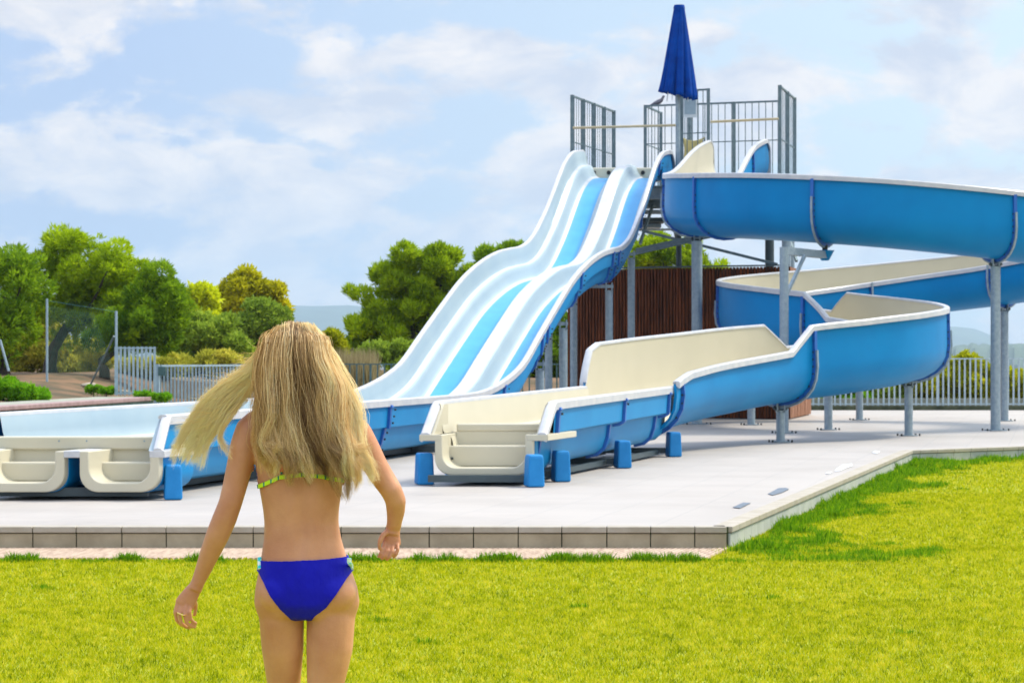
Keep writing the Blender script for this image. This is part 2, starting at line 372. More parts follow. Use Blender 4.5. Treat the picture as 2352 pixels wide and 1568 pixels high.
inn = MB(); rows = []
for y in [v for v in yy if v > 21.6]:
    rz, fz = rimz(y), floorz(y)
    rows.append([Vector((cx(y)+a, y, rz+(h/-.60)*(fz-rz))) for a, h in SEC])
n = len(SEC); vs = [p for r_ in rows for p in r_]; fs = []; mi = []
for i in range(len(rows)-1):
    for j in range(n-1):
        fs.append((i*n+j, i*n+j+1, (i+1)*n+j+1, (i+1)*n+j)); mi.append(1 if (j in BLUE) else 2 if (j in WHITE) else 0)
inn.v = [tuple(p) for p in vs]; inn.f = fs; inn.m = mi
inn.build('lane_liner', [M['lane_sky_tint'], M['floor_blue'], M['rim']], twin, smooth=True)
# start tops: white starting sill behind the lanes with spray holes, rounded ends of the walls
OSEC = [(0.0,-.06),(.03,-.075),(.045,-.30),(.05,-.335),(.13,-.345),(.17,-.42),(.20,-.53),(.27,-.62),(.40,-.655),(.80,-.655),(.89,-.63),(.96,-.55),(.99,-.42),(1.05,-.40),(1.11,-.42),(1.14,-.55),(1.21,-.63),(1.32,-.655),
        (1.70,-.655),(1.80,-.62),(1.855,-.53),(1.88,-.42),(1.90,-.345),(1.95,-.335),(1.955,-.30),(1.97,-.075),(2.0,-.06)]
ot = MB(); rows = [[Vector((cx(y)+a, y, rimz(y)+(h if h > -.2 else (h+.06)/-.60*(floorz(y)-rimz(y))-.06))) for a, h in OSEC] for y in yy]
n = len(OSEC); ot.v = [tuple(p) for r_ in rows for p in r_]
ot.f = [(i*n+j, i*n+j+1, (i+1)*n+j+1, (i+1)*n+j) for i in range(len(rows)-1) for j in range(n-1)]; ot.m = [0]*len(ot.f)
ot.build('outer_shell', M['shell_low'], twin, smooth=True)
def rim_strip(path, wdir, wdt, th, name, parent, m=None):
    """path of points at the inner top edge, wdir(i) outward unit vector"""
    q = MB(); rings = []
    for i, p in enumerate(path):
        o = wdir(i)
        rings.append([p-o*.012+Vector((0,0,-.02)), p-o*.006+Vector((0,0,.008)), p+o*.015+Vector((0,0,.018)), p+o*(wdt-.015)+Vector((0,0,.016)), p+o*wdt+Vector((0,0,0)), p+o*wdt+Vector((0,0,-th)), p+o*(wdt-.02)+Vector((0,0,-th)), p+o*.02+Vector((0,0,-.022))])
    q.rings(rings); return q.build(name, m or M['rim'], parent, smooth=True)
# rim tops curl down at the start platform
endc = [(49.95,5.94),(50.1,5.86),(50.22,5.74),(50.32,5.58),(50.38,5.42)]
for a, sgn in ((.075,-1),(1.925,1)):
    pth = [Vector((cx(y)+a, y, rimz(y))) for y in yy]+[Vector((cx(y)+a, y, z)) for y, z in endc]
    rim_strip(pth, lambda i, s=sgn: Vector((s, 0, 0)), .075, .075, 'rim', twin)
    # upper side cheek between rim end and platform
    ck = MB(); prof = [(48.9,5.2)]+[(y, rimz(y)-.02) for y in (48.9,49.2,49.5,49.8)]+[(y, z-.02) for y, z in endc]+[(50.38,5.2)]
    ck.prism([(cx(y)+a-.01*sgn, y, z) for y, z in prof], (.03*sgn, 0, 0)); ck.build('start_cheek', [M['lane_sky_tint'] if sgn < 0 else M['shell']], twin)
# starting sill with holes
sill = MB()
for a0, a1 in ((.08,.955),(1.145,1.92)):
    sill.prism([(cx(49.8)+a0, 49.8, 5.30),(cx(49.8)+a1, 49.8, 5.30),(cx(49.8)+a1, 49.8, 5.60),(cx(49.8)+a0, 49.8, 5.60)], (.07,.3,0))
sill.build('start_sill', M['cream'], twin, bevel=.03)
for a in (.30,.62,1.36,1.66):
    MB().tube([(cx(49.8)+a, 49.775, 5.49),(cx(49.8)+a, 49.81, 5.49)], .045, 14).build('spray_hole', M['black'], twin)
# divider hump end
MB().prism([(cx(49.8)+.955, 49.7, 5.3),(cx(49.8)+1.145, 49.7, 5.3),(cx(49.8)+1.145, 49.7, 5.66),(cx(49.8)+.955, 49.7, 5.66)], (.1,.5,0)).build('divider_end', M['lane_sky_tint'], twin, bevel=.05)
# joint flanges below the shell, right side and full width
def osec_at(y, k0=0, k1=None, grow=0):
    out_ = []
    for a, h in OSEC[k0:k1]:
        z = rimz(y)+(h if h > -.2 else (h+.06)/-.60*(floorz(y)-rimz(y))-.06)
        out_.append(Vector((cx(y)+a, y, z)))
    return out_
def ribbon_flange(pl_, dirv, wd, out, name, m, parent, center):
    """thin band standing proud of the polyline pl_, width along dirv"""
    q = MB(); k = len(pl_)
    for i in range(k-1):
        a, b_ = pl_[i], pl_[i+1]; d = (b_-a)
        if d.length < 1e-4: continue
        nrm = d.cross(dirv).normalized()
        if nrm.dot((a+b_)/2-center) < 0: nrm = -nrm
        q.box((a+b_)/2+nrm*out/2, d.length+out*.6, wd, out, ax=(d.normalized(), dirv, nrm))
    return q.build(name, m, parent)
for y in (21.9,25.2,28.6,31.8,34.6,37.2,37.6,40.3,43.2,43.8,46.2,48.3):
    for k0, k1 in ((18, 23), (22, 27)):
        pl_ = osec_at(y, k0, k1); c0 = Vector((cx(y)+1.4, y, rimz(y)-.2))
        if k0 == 22: pl_ = pl_[1:]
        sl_ = Vector((.235, 1, (rimz(y+.1)-rimz(y-.1))/.2)).normalized()
        fl = ribbon_flange(pl_, sl_, .07, .035, 'joint_flange', M['flange'], twin, c0)
        if 21 < y < 50:
            for t_ in (.2,.5,.8):
                if k0 == 22: p = pl_[0].lerp(pl_[-1], t_)+Vector((.05,0,0))
                else: p = pl_[1].lerp(pl_[4], t_)+Vector((.06,-.02,-.05 if t_ < .4 else 0))
                MB().tube([p, p+Vector((.02,-.006,0))], .014, 6).build('bolt', M['bolt'], fl)
def u_plate(x0, x1, y, zt, zb, th, wall, name, parent, m, flangew=.06):
    """thick moulded U at a trough's mouth, open at the top"""
    r = .17; r2 = r-wall*.3; po, pi_ = [], []
    for i in range(9):
        a = math.pi+math.pi/2*i/8; po.append((x0+r+r*math.cos(a), zb+r+r*math.sin(a)))
    for i in range(9):
        a = 1.5*math.pi+math.pi/2*i/8; po.append((x1-r+r*math.cos(a), zb+r+r*math.sin(a)))
    X0, X1, ZB = x0+wall, x1-wall, zb+wall
    for i in range(9):
        a = 2*math.pi-math.pi/2*i/8; pi_.append((X1-r2+r2*math.cos(a), ZB+r2+r2*math.sin(a)))
    for i in range(9):
        a = 1.5*math.pi-math.pi/2*i/8; pi_.append((X0+r2+r2*math.cos(a), ZB+r2+r2*math.sin(a)))
    o = [(x0-flangew, zt),(x0-flangew, zt-.07),(x0, zt-.07)]+po+[(x1, zt-.07),(x1+flangew, zt-.07),(x1+flangew, zt),(X1, zt)]+pi_+[(X0, zt)]
    # build as quads strip: outer loop & inner loop matched
    outer = [(x0, zt)]+po+[(x1, zt)]; inner = [(X0, zt)]+pi_[::-1]+[(X1, zt)]
    q = MB(); k = len(outer)
    for yy0, fl_ in ((y, 0),):
        v = [(a, yy0, z) for a, z in outer]+[(a, yy0, z) for a, z in inner]+[(a+th*.235, yy0+th, z) for a, z in outer]+[(a+th*.235, yy0+th, z) for a, z in inner]
        f = []
        for i in range(k-1):
            f += [(i, i+1, k+i+1, k+i), (2*k+i, 3*k+i, 3*k+i+1, 2*k+i+1), (i, 2*k+i, 2*k+i+1, i+1), (k+i, k+i+1, 3*k+i+1, 3*k+i)]
        f += [(0, k, 3*k, 2*k), (k-1, 3*k-1, 4*k-1, 2*k-1) if False else (k-1, 2*k-1, 4*k-1, 3*k-1)]
        q.add(v, f)
    q.build(name, m, parent, smooth=True, bevel=.01)
    return X0, X1, ZB
def exit_steps(X0, X1, ZB, y, zs, ys_, parent, m, top, skew=.235):
    """solid cream steps filling the mouth of the trough"""
    q = MB()
    for (z0, z1), ya in zip(zs, ys_):
        dx = (ya-y)*skew
        q.prism([(X0+dx-.045, ya, z0),(X1+dx+.02, ya, z0),(X1+dx+.02, ya, z1),(X0+dx-.045, ya, z1)], (.35*skew, .35, 0))
    q.build('exit_step', m, parent, bevel=.014, smooth=False)
y0 = 21.0
for xl, xr in ((cx(21)+.36, cx(21)+1.22), (cx(21)+1.29, cx(21)+2.09)):
    X0, X1, ZB = u_plate(xl+.04, xr-.03, y0, .63, .255, .78, .085, 'exit_lip', twin, M['cream'], 0)
    u_plate(xl+.055, xr-.003, y0+.09, .62, .249, .74, .02, 'bowl_shell', twin, M['shell'], 0)
    exit_steps(X0+.02, X1-.0, ZB, y0, [(ZB,.515),(ZB,.67)], [y0+.30, y0+.56], twin, M['cream'], .7)
MB().box((cx(21.6)+1.06, 21.60, .685), 1.74, .16, .12, rz=0).build('step_back', M['cream'], twin, bevel=.015)
for a in (-.7,-.1,.16,.7): MB().tube([(cx(21.6)+1.0+a, 21.515, .705),(cx(21.6)+1.0+a, 21.54, .705)], .009, 8).build('screw', M['steel'], twin)
# divider top and side ledges at the mouth
q = MB()
q.prism([(cx(21)+1.185, 20.998, .57),(cx(21)+1.335, 20.998, .57),(cx(21)+1.335, 20.998, .634),(cx(21)+1.185, 20.998, .634)], (.12,.5,0))
q.build('divider_cap', M['rim'], twin, bevel=.008)
for sg, a0, a1 in ((1, 1.97, 2.11), (-1, .28, .42)):
    q = MB().prism([(cx(21)+a0, 20.997, .57),(cx(21)+a1, 20.997, .57),(cx(21)+a1, 20.997, .635),(cx(21)+a0, 20.997, .635)], (.235*.75,.75,0)); q.build('side_ledge', M['rim'], twin, bevel=.008)
    a = 1.94 if sg > 0 else .03
    # raked cheek from ledge to rim
    a_ = (2.0, 1.945, 1.925) if sg > 0 else (.30, .12, .06)
    q = MB().prism([(cx(21.02)+a_[0], 21.02, .632),(cx(21.42)+a_[1], 21.42, .92),(cx(21.6)+a_[2], 21.6, .93),(cx(21.6)+a_[2], 21.6, .632)], (.045*(-1 if sg > 0 else 1), 0, 0)); q.build('raked_cheek', M['lane_sky_tint'], twin)
    pth = [Vector((cx(y)+(1.925+(21.5-y)*.18 if sg > 0 else .075+(21.5-y)*.5), y, z)) for y, z in ((21.0,.64),(21.1,.72),(21.35,.92),(21.42,.94),(21.5,.94))]
    rim_strip(pth, lambda i, s=sg: Vector((s,0,0)), .075, .05, 'raked_rim', twin)
def foot(x, y, parent, h=.32, wx=.15, wy=.13, rz=.23, top=.8):
    q = MB(); pts = []
    for z, k in ((DZ, 1.12), (DZ+h*.88, 1.0), (DZ+h, .92)):
        pts.append([Vector((x, y, z))+Matrix.Rotation(rz, 3, 'Z') @ Vector((a*wx/2*k, b_*wy/2*k, 0)) for a, b_ in ((-1,-1),(1,-1),(1,1),(-1,1))])
    q.rings(pts); o = q.build('foot_block', M['block'], parent, bevel=.018)
    s_ = Matrix.Rotation(rz, 3, 'Z') @ Vector((wx/2*1.06, 0, 0))
    MB().tube([Vector((x, y, DZ+.09))+s_, Vector((x, y, DZ+.09))+s_*1.12], .009, 8).build('bolt', M['bolt'], o)
    return o
for y in (21.15, 24.4, 27.6, 31.2):
    foot(cx(y)+2.03+(.10 if y < 22 else 0), y, twin); foot(cx(y)+.03, y, twin)
    MB().box((cx(y)+1.0, y+.02, DZ+.07), 1.8, .09, .08, rz=-.0).build('cross_beam', M['steel_dark'], twin)
for a in (.5,1.5): MB().bar((cx(21.2)+a, 21.2, DZ+.06), (cx(33)+a, 33, DZ+.06), .07).build('floor_beam', M['steel_dark'], twin)
# support poles
def pole(x, y, top, r, parent, name='support_pole', m=None, bolts=True, z0=DZ, head=True):
    q = MB().tube([(x, y, z0), (x, y, top)], r, 20)
    o = q.build(name, m or M['steel'], parent, smooth=True)
    MB().box((x, y, z0+.008), r*3.4, r*3.4, .014, rz=.23).build('base_plate', M['steel'], o)
    if bolts:
        for a in (-1,1):
            for b_ in (-1,1):
                p = Vector((x, y, z0))+Matrix.Rotation(.23, 3, 'Z') @ Vector((a*r*2.3, b_*r*1.2, 0))
                MB().tube([p, p+Vector((0,0,.035))], .016, 8).build('bolt', M['bolt'], o)
    if head: 
        MB().box((x-.055, y, top+.07), .02, .16, .18).box((x+.055, y, top+.07), .02, .16, .18).box((x, y, top+.008), .15, .16, .015).build('pole_head', M['steel'], o)
    return o
for y in (37.7, 39.5, 43.6, 45.9):
    xx = -8.4+.235*y; zt = rimz(y)-.70
    pole(xx, y, zt-.12, .072, twin)
    if y > 38: pole(xx-1.15, y+.05, zt-.12, .072, twin)
    MB().bar((xx-.9, y, zt-.03), (xx+.08, y, zt-.03), .08, .06).build('saddle_beam', M['steel'], twin)

# ================================================================== winding flume
flume = empty('winding_flume', (.3, 23, DZ), 'long winding blue flume with cream inside, curling round to the middle of the terrace', 'water slide')
CP = [(5.10,51.15,5.27),(4.95,50.4,5.25),(4.5,48.9,4.92),(3.98,47.0,4.25),(3.64,45.2,3.92),(3.73,43.6,3.77),(4.71,41.9,3.62),(6.4,40.93,3.45),(8.4,40.93,3.25),(10.1,41.9,3.08),(11.1,43.6,2.9),(11.15,45.6,2.73),
      (10.1,47.2,2.55),(8.4,47.95,2.35),(6.7,47.7,2.15),(5.35,46.55,1.98),(4.68,44.9,1.82),(4.75,43.3,1.68),(5.35,41.9,1.53),(6.15,40.75,1.38),(6.62,39.5,1.25),(6.6,38.2,1.12),(6.0,37.1,1.0),(5.05,36.2,.88),(4.0,35.25,.77),
      (3.1,33.9,.65),(2.35,32.5,.55),(1.86,31.2,.47),(1.54,30.1,.42)]
HI, LO = 1.18, .80
# heights of left-of-travel and right-of-travel walls, by control index
HL = [(0,.25),(.35,.85),(1,1.0),(2,1.0),(3,.9),(4,LO),(18.0,LO),(18.35,HI),(23.9,HI),(24.35,.84),(27.2,.82),(28,.74)]
HR = [(0,.25),(.35,.85),(1,1.0),(2,1.0),(3,1.1),(4,HI),(18.45,HI),(18.95,LO),(23.3,LO),(23.65,HI),(27.25,1.22),(27.6,1.15),(28,.74)]
def cpos(t):
    n = len(CP)-1; i = min(int(t), n-1); f = t-i
    p = [Vector(CP[max(0, min(n, i+k))]) for k in (-1,0,1,2)]
    return .5*((2*p[1])+(p[2]-p[0])*f+(2*p[0]-5*p[1]+4*p[2]-p[3])*f*f+(3*p[1]-p[0]-3*p[2]+p[3])*f**3)
def frame(t):
    c = cpos(t); d = cpos(min(28, t+.02))-cpos(max(0, t-.02)); d.z = 0; d.normalize()
    return c, d, Vector((-d.y, d.x, 0))     # left-of-travel
ts = sorted(set([round(i/8, 4) for i in range(28*8+1)]+[.2,.35,18.35,18.45,18.95,23.3,23.65,23.9,24.35,27.2,27.25,27.6]))
HW = .60
def fsec(hl, hr, off=0):
    """cross-section from the left rim to the right rim; off>0 = outside skin"""
    w_ = HW+off; pts = [(w_-.01, hl), (w_-.008, hl*.75+.12), (w_, .56)]
    for i in range(1, 12):
        a = math.pi*i/12; pts.append((w_*math.cos(a), .56-(.56+off-.04)*math.sin(a)**.85))
    return pts+[(-w_, .56), (-w_+.008, hr*.75+.12), (-w_+.01, hr)]
def sweep(a, b_, off, name, m):
    rows = []
    for t_ in [x for x in ts if a <= x <= b_]:
        c, d, l = frame(t_); hl, hr = lerp_table(HL, t_), lerp_table(HR, t_)
        rows.append([c+l*u+Vector((0,0,v)) for u, v in fsec(hl, hr, off)])
    q = MB(); q.rings(rows, closed=False, caps=False); return q.build(name, m, flume, smooth=True)
cuts = [0,2.0,4.5,6.0,8.5,12.0,15.5,18.4,21.0,24.0,26.0,28.0]
ts = sorted(set(ts+cuts))
for a, b_ in zip(cuts[:-1], cuts[1:]):
    sweep(a, b_, .035, 'shell_section', M['shell'])
sweep(0, 28, 0, 'inner_liner', M['cream'])
for sgn, H in ((1, HL), (-1, HR)):
    pth = []; dirs = []
    for t_ in ts:
        c, d, l = frame(t_); pth.append(c+l*sgn*(HW-.01)+Vector((0,0,lerp_table(H, t_)))); dirs.append(l*sgn)
    rim_strip(pth, lambda i: dirs[i], .085, .075, 'rim', flume)
def flange_at(t_, strap=False):
    c, d, l = frame(t_); hl, hr = lerp_table(HL, t_), lerp_table(HR, t_)
    pl_ = [c+l*u+Vector((0,0,v)) for u, v in fsec(hl-.07, hr-.07, .035)]
    fl = ribbon_flange(pl_, d, .06, .05, 'joint_flange', M['flange'], flume, c+Vector((0,0,.5)))
    for sgn in (1,-1):
        for k in range(6):
            p = c+l*sgn*(HW+.03)+Vector((0,0,.45+k*.11)) if k < 4 else c+l*sgn*(HW+.03)*math.cos((k-3)*.5)+Vector((0,0,.5-.5*math.sin((k-3)*.5)))
            if p.z-c.z > (hl if sgn > 0 else hr)-.12: continue
            MB().tube([p+l*sgn*.02-d*.045, p+l*sgn*.02+d*.045], .014, 6).build('bolt', M['bolt'], fl)
    if strap:
        pl2 = [c+l*u+Vector((0,0,v)) for u, v in fsec(.80, .80, .09)]
        ribbon_flange(pl2, d, .035, .03, 'saddle_strap', M['steel'], flume, c+Vector((0,0,.5)))
for t_ in (2.0,3.9,5.35,12.0,28.0-.35): flange_at(t_)
c, d, l = frame(28); a_ = [c+l*u+Vector((0,0,v)) for u, v in fsec(.74,.74,0)]; b_ = [c+l*u+Vector((0,0,v)) for u, v in fsec(.74,.74,.035)]
MB().rings([a_, b_], closed=False, caps=False).build('end_ring', M['shell'], flume)
# supports: parameter along the flume -> pole underneath
def near_t(x, y, lo, hi):
    return min([lo+(hi-lo)*i/200 for i in range(201)], key=lambda t_: (cpos(t_).x-x)**2+(cpos(t_).y-y)**2)
for x, y, r, lo, hi in ((3.75,44.9,.105,3.5,5.5),(8.66,40.95,.088,7,9),(10.4,47.5,.08,11,13),(7.3,47.7,.075,13,15),(4.9,44.4,.075,15.5,18),(5.6,41.3,.075,18,20),(6.46,38.3,.07,20.5,22),(4.15,35.4,.068,23,24.5)):
    t_ = near_t(x, y, lo, hi); c = cpos(t_); flange_at(t_, True)
    pole(c.x, c.y, c.z-.13, r, flume)
    MB().tube([(c.x-.11, c.y, c.z-.06),(c.x-.05, c.y, c.z-.115),(c.x+.05, c.y, c.z-.115),(c.x+.11, c.y, c.z-.06)], .03, 8).build('saddle', M['steel_dark'], flume)
# tall pole with a side arm carrying the upper turn
ta = near_t(5.6, 41.2, 6, 7.2); ca = cpos(ta); flange_at(ta, True)
ax_ = (1801-1176)/5270*39.6
arm = pole(ax_, 39.6, ca.z-.14, .078, flume, head=False)
MB().bar((ax_-.0, 39.6, ca.z-.2), (ca.x, ca.y, ca.z-.2), .13, .13).build('side_arm', M['steel'], arm)
MB().bar((ax_+.05, 39.65, ca.z-.95), (ax_+.42, 40.1, ca.z-.26), .05, .05).build('arm_brace', M['steel'], arm)
sh = MB(); sh.tube([(ca.x, ca.y, ca.z-.30),(ca.x, ca.y, ca.z-.12)], [.07,.17], 16); sh.build('saddle_cup', M['shell'], arm, smooth=True)
MB().tube([(ca.x, ca.y, ca.z-.14),(ca.x, ca.y, ca.z-.02)], .05, 8).build('saddle_post', M['bolt'], arm)
# straight run-out trough
RY0, RY1 = 23.45, 30.15
def cx2(y): return -.29+.27*(y-23.45)
TS = [(.56,0),(.545,-.03),(.52,-.28),(.50,-.33),(.44,-.345),(.42,-.40),(.40,-.52),(.34,-.60),(.24,-.635)]
TSF = [(a, h) for a, h in TS]+[(-a, h) for a, h in TS[::-1]]
TO = [(.64,-.06),(.615,-.08),(.60,-.32),(.56,-.345),(.49,-.355),(.47,-.50),(.43,-.62),(.35,-.69),(.24,-.715)]
TOF = [(a, h) for a, h in TO]+[(-a, h) for a, h in TO[::-1]]
def rz2(y): return 1.015+(y-23.45)*.012
def run(sec, ya, yb, name, m):
    q = MB(); q.rings([[Vector((cx2(y)+a, y, rz2(y)+h)) for a, h in sec] for y in ylist(ya, yb, .7)], closed=False, caps=False); return q.build(name, m, flume, smooth=True)
run(TSF, 23.8, RY1+.12, 'trough_liner', M['cream']); run(TOF[:5], 23.9, RY1+.05, 'trough_side', M['shell_low']); run(TOF[-5:], 23.9, RY1+.05, 'trough_side', M['shell_low']); run(TOF[4:-4], 23.55, RY1+.05, 'trough_shell', M['shell_low'])
for s_ in (-1,1):
    pth = [Vector((cx2(y)+s_*.56, y, z)) for y, z in [(23.45,.70),(23.52,.76),(23.80,.985),(23.86,1.015)]+[(y, rz2(y)) for y in ylist(23.95, RY1+.1, .8)]]
    rim_strip(pth, lambda i, s=s_: Vector((s,0,0)), .085, .075, 'rim', flume)
    MB().prism([(cx2(23.5)+s_*.555, 23.5, .69),(cx2(23.86)+s_*.555, 23.86, 1.0),(cx2(24.0)+s_*.555, 24.0, 1.0),(cx2(24.0)+s_*.555, 24.0, .69)], (-.03*s_,0,0)).build('raked_cheek', M['cream'], flume)
    MB().prism([(cx2(23.45)+s_*.44, 23.447, .635),(cx2(23.45)+s_*.66, 23.447, .635),(cx2(23.45)+s_*.66, 23.447, .70),(cx2(23.45)+s_*.44, 23.447, .70)], (.27*1.2,1.2,0)).build('side_ledge', M['cream'], flume, bevel=.008)
X0, X1, ZB = u_plate(cx2(23.45)-.50, cx2(23.45)+.50, 23.45, .70, .285, .78, .075, 'exit_lip', flume, M['cream'], 0)
u_plate(cx2(23.45)-.482, cx2(23.45)+.530, 23.54, .69, .279, .74, .02, 'bowl_shell', flume, M['shell_low'], 0)
exit_steps(X0+.02, X1, ZB, 23.45, [(ZB,.575),(ZB,.72)], [23.74, 24.0], flume, M['cream'], .8, .27)
MB().box((cx2(24.1)+.0, 24.06, .755), .93, .14, .08).build('step_back', M['cream'], flume, bevel=.015)
for y in (24.0, 27.15, 29.75):
    for part in (TO[:5], TO[4:]):
        for s_ in (-1,1):
            yy_ = y-(.28 if part[0] == TO[4] else 0)
            pl_ = [Vector((cx2(yy_)+s_*a, yy_, rz2(yy_)+h)) for a, h in part]
            fl = ribbon_flange(pl_, T, .07, .035, 'joint_flange', M['flange'], flume, Vector((cx2(yy_), yy_, .7)))
            for t_ in (.15,.55,.9):
                p = pl_[0].lerp(pl_[min(4, len(pl_)-1)], t_)+Vector((.04*s_,0,-.02)); MB().tube([p, p+Vector((.02*s_,-.006,0))], .014, 6).build('bolt', M['bolt'], fl)
for y in (23.05+.55, 24.6, 27.3, 30.3): pass
for px, y in ((1227,23.25),(1288,24.25),(1430,27.2),(1547,30.3)):
    foot((px-1176)/5270*y, y, flume, h=.325, wx=.155, wy=.20)
    foot((px-1176)/5270*y-1.13, y+.42, flume, h=.325, wx=.155, wy=.20)
    MB().box(((px-1176)/5270*y-.59, y+.12, DZ+.075), .98, .09, .07).build('cross_beam', M['steel_dark'], flume)
for a in (-.35,.35): MB().bar((cx2(23.5)+a, 23.5, DZ+.06), (cx2(30.3)+a, 30.3, DZ+.06), .06).build('floor_beam', M['steel_dark'], flume)

# ================================================================== start tower
A0 = Vector((1.30, 50.45, 0))
tower = empty('start_tower', (3.5, 51, 0), 'steel start tower with railed platform above the timber screen', 'tower')
def tw(n_, t_, z=0): return A0+NN*n_+T*t_+Vector((0,0,z))
PZ = 5.22; UPV = Vector((0,0,1))
MB().box(tw(2.3,1.65,PZ-.03), 4.75, 3.2, .06, ax=(NN,T,UPV)).build('platform', M['steel'], tower)
q = MB()
for n_ in (0.0,1.15,2.3,3.4,4.6): q.box(tw(n_,1.6,PZ-.16), .08, 3.2, .2, ax=(NN,T,UPV))
for t_ in (.04,3.2): q.box(tw(2.3,t_,PZ-.17), 4.7, .08, .24, ax=(NN,T,UPV))
q.build('platform_beam', M['steel'], tower)
for n_, t_, r_, m_ in ((.1,.5,.07,'steel'),(2.2,1.2,.06,'steel_dark'),(4.2,1.4,.10,'steel_dark'),(4.72,.1,.10,'steel'),(.1,3.1,.07,'steel'),(4.5,3.1,.07,'steel'),(2.25,3.1,.05,'steel_dark')):
    p = tw(n_, t_); MB().tube([(p.x,p.y,DZ),(p.x,p.y,PZ-.06)], r_, 14).build('tower_post', M[m_], tower, smooth=True)
for a, b_ in ((P(1455,583,47.2),P(1640,541,45.6)),(P(1462,574,47.6),P(1625,537,46.2)),(P(1475,530,50.5),P(1785,607,49.0)),(P(1815,553,50.2),P(1830,600,49.8)),(P(1500,470,52),P(1470,560,51.5))):
    MB().bar(a, b_, .05, .06).build('diagonal_brace', M['rail'], tower)
# railings
def railing(a, b_, z0, z1, name, nb, mid=None, posts=2, m=None, pw=.07, bwid=.018, parent=None, skip=0):
    m = m or M['rail']; a = Vector(a); b_ = Vector(b_)
    root = parent
    for i in range(skip, posts):
        p = a.lerp(b_, i/(posts-1)); MB().bar((p.x,p.y,z0-.05),(p.x,p.y,z1), pw).build('post', m, root)
    for zz, ww in [(z1-.02, .04), (z0+.06, .035)]+([(mid, .022)] if mid else []): MB().bar((a.x,a.y,zz),(b_.x,b_.y,zz), ww).build('rail', m, root)
    for i in range(1, nb):
        p = a.lerp(b_, i/nb); MB().bar((p.x,p.y,z0+.06),(p.x,p.y,z1-.02), bwid).build('baluster', m, root)
rs = lambda a, b_, z0, z1, nb, mid=None, posts=2, **k: railing(a, b_, z0, z1, 'railing', nb, mid, posts, parent=tower, **k)
la = P(1314,0,50.2); lb = P(1410,0,53.4); rs((la.x,la.y,0), (lb.x,lb.y,0), PZ, 7.22, 20, 6.2, 5, pw=.08, bwid=.013)
ra = P(1791,0,49.4); rb = P(1825,0,51.8); rs((ra.x,ra.y,0), (rb.x,rb.y,0), PZ, 7.34, 11, 6.2, 3, pw=.075, bwid=.012)
ba = P(1482,0,52.4); bb_ = P(1790,0,51.4); rs((ba.x,ba.y,0), (bb_.x,bb_.y,0), PZ+.1, 7.24, 20, 6.35, 4)
ca_ = P(1518,0,53.9); rs((ba.x,ba.y,0), (ca_.x,ca_.y,0), PZ+.1, 7.24, 5, 6.35, 2, skip=1, bwid=.014)
ga = P(1566,0,51.0); gb = P(1627,0,50.7); rs((ga.x,ga.y,0), (gb.x,gb.y,0), PZ+.0, 7.42, 5, 6.45, 2)
for (pa, pb) in ((P(1316,294,50.0),P(1552,288,49.5)),(P(1632,280,49.6),P(1788,273,49.2))):
    MB().tube([pa,pb], .028, 10).build('grab_bar', M['brass'], tower)
p = P(1557,0,49.6)
MB().tube([(p.x,p.y,PZ-.1),(p.x,p.y,7.15)], .05, 12).build('umbrella_sleeve_post', M['steel'], tower, smooth=True)
# notice boards hung on the gate
nb_ = empty('notice_board', P(1585,240,50.75), 'grey notice board hung on the rail gate beneath the closed umbrella', 'sign')
c0 = P(1585,238,50.75)
MB().box(c0, .30, .02, .62).build('panel', M['board_white'], nb_); MB().box(c0+Vector((0,-.013,-.03)), .25, .012, .42).build('printed_face', M['board'], nb_)
# stairs behind
for k in range(4):
    z = PZ-.18*(k+1); t_ = 3.4+.26*k
    MB().box(tw(1.15,t_,z), .95, .28, .035, ax=(NN,T,UPV)).build('stair_tread', M['steel'], tower)
for n_ in (.65,1.65): MB().bar(tw(n_,3.2,PZ-.1), tw(n_,3.2+1.1,PZ-.1-.76), .05, .22).build('stair_stringer', M['steel_dark'], tower)
# second landing seen under the slide start
MB().box(P(1497,487,52.5), .55, .8, .05).build('stair_tread', M['steel'], tower); MB().box(P(1495,507,52.8), .6, .8, .1).build('stair_tread', M['steel_dark'], tower)
MB().box(P(1492,520,53), .5, .6, .08).build('stair_tread', M['steel'], tower)

# closed umbrella
um = empty('closed_umbrella', P(1557,388,49.6), 'tall closed royal-blue sun umbrella on the tower platform', 'umbrella')
ux, uy = P(1560,0,49.6).x, 49.6
cn = MB(); rows = []; NS = 192
lobes = [(.6,1.0),(1.35,.72),(2.1,1.05),(2.9,.8),(3.7,1.0),(4.5,.75),(5.2,1.08),(5.95,.7)]
for i in range(26):
    f = i/25; z = 9.06-1.93*f; rr_ = .115+.30*f**.95
    ring = []
    for j in range(NS):
        a = 2*math.pi*j/NS; w8 = abs(math.cos(4.5*a+.5*math.sin(2*a+1)+.9*f))**.55; w8b = abs(math.cos(8*a+1.1))
        r_ = rr_*(.60+.30*w8*(.35+.65*f)+.08*w8b*f+.26*(1-f)+.10*f*math.cos(a*2+.4)); hem = .05*f**10*(w8-.6)-.09*f**8*math.cos(a+.35)
        ring.append(Vector((ux-.03*f+r_*math.cos(a), uy+r_*math.sin(a), z+hem)))
    rows.append(ring)
cn.rings(rows, caps=False); cv = cn.build('canopy', M['canvas'], um, smooth=True)
so_ = cv.modifiers.new('solid', 'SOLIDIFY'); so_.thickness = .008
MB().tube([(ux,uy,9.02),(ux,uy,9.09)], [.13,.11], 20).build('top_cap', M['canvas'], um, smooth=True)
MB().tube([(ux-.03,uy,PZ),(ux-.03,uy,9.0)], .028, 12).build('pole', M['board_white'], um, smooth=True)
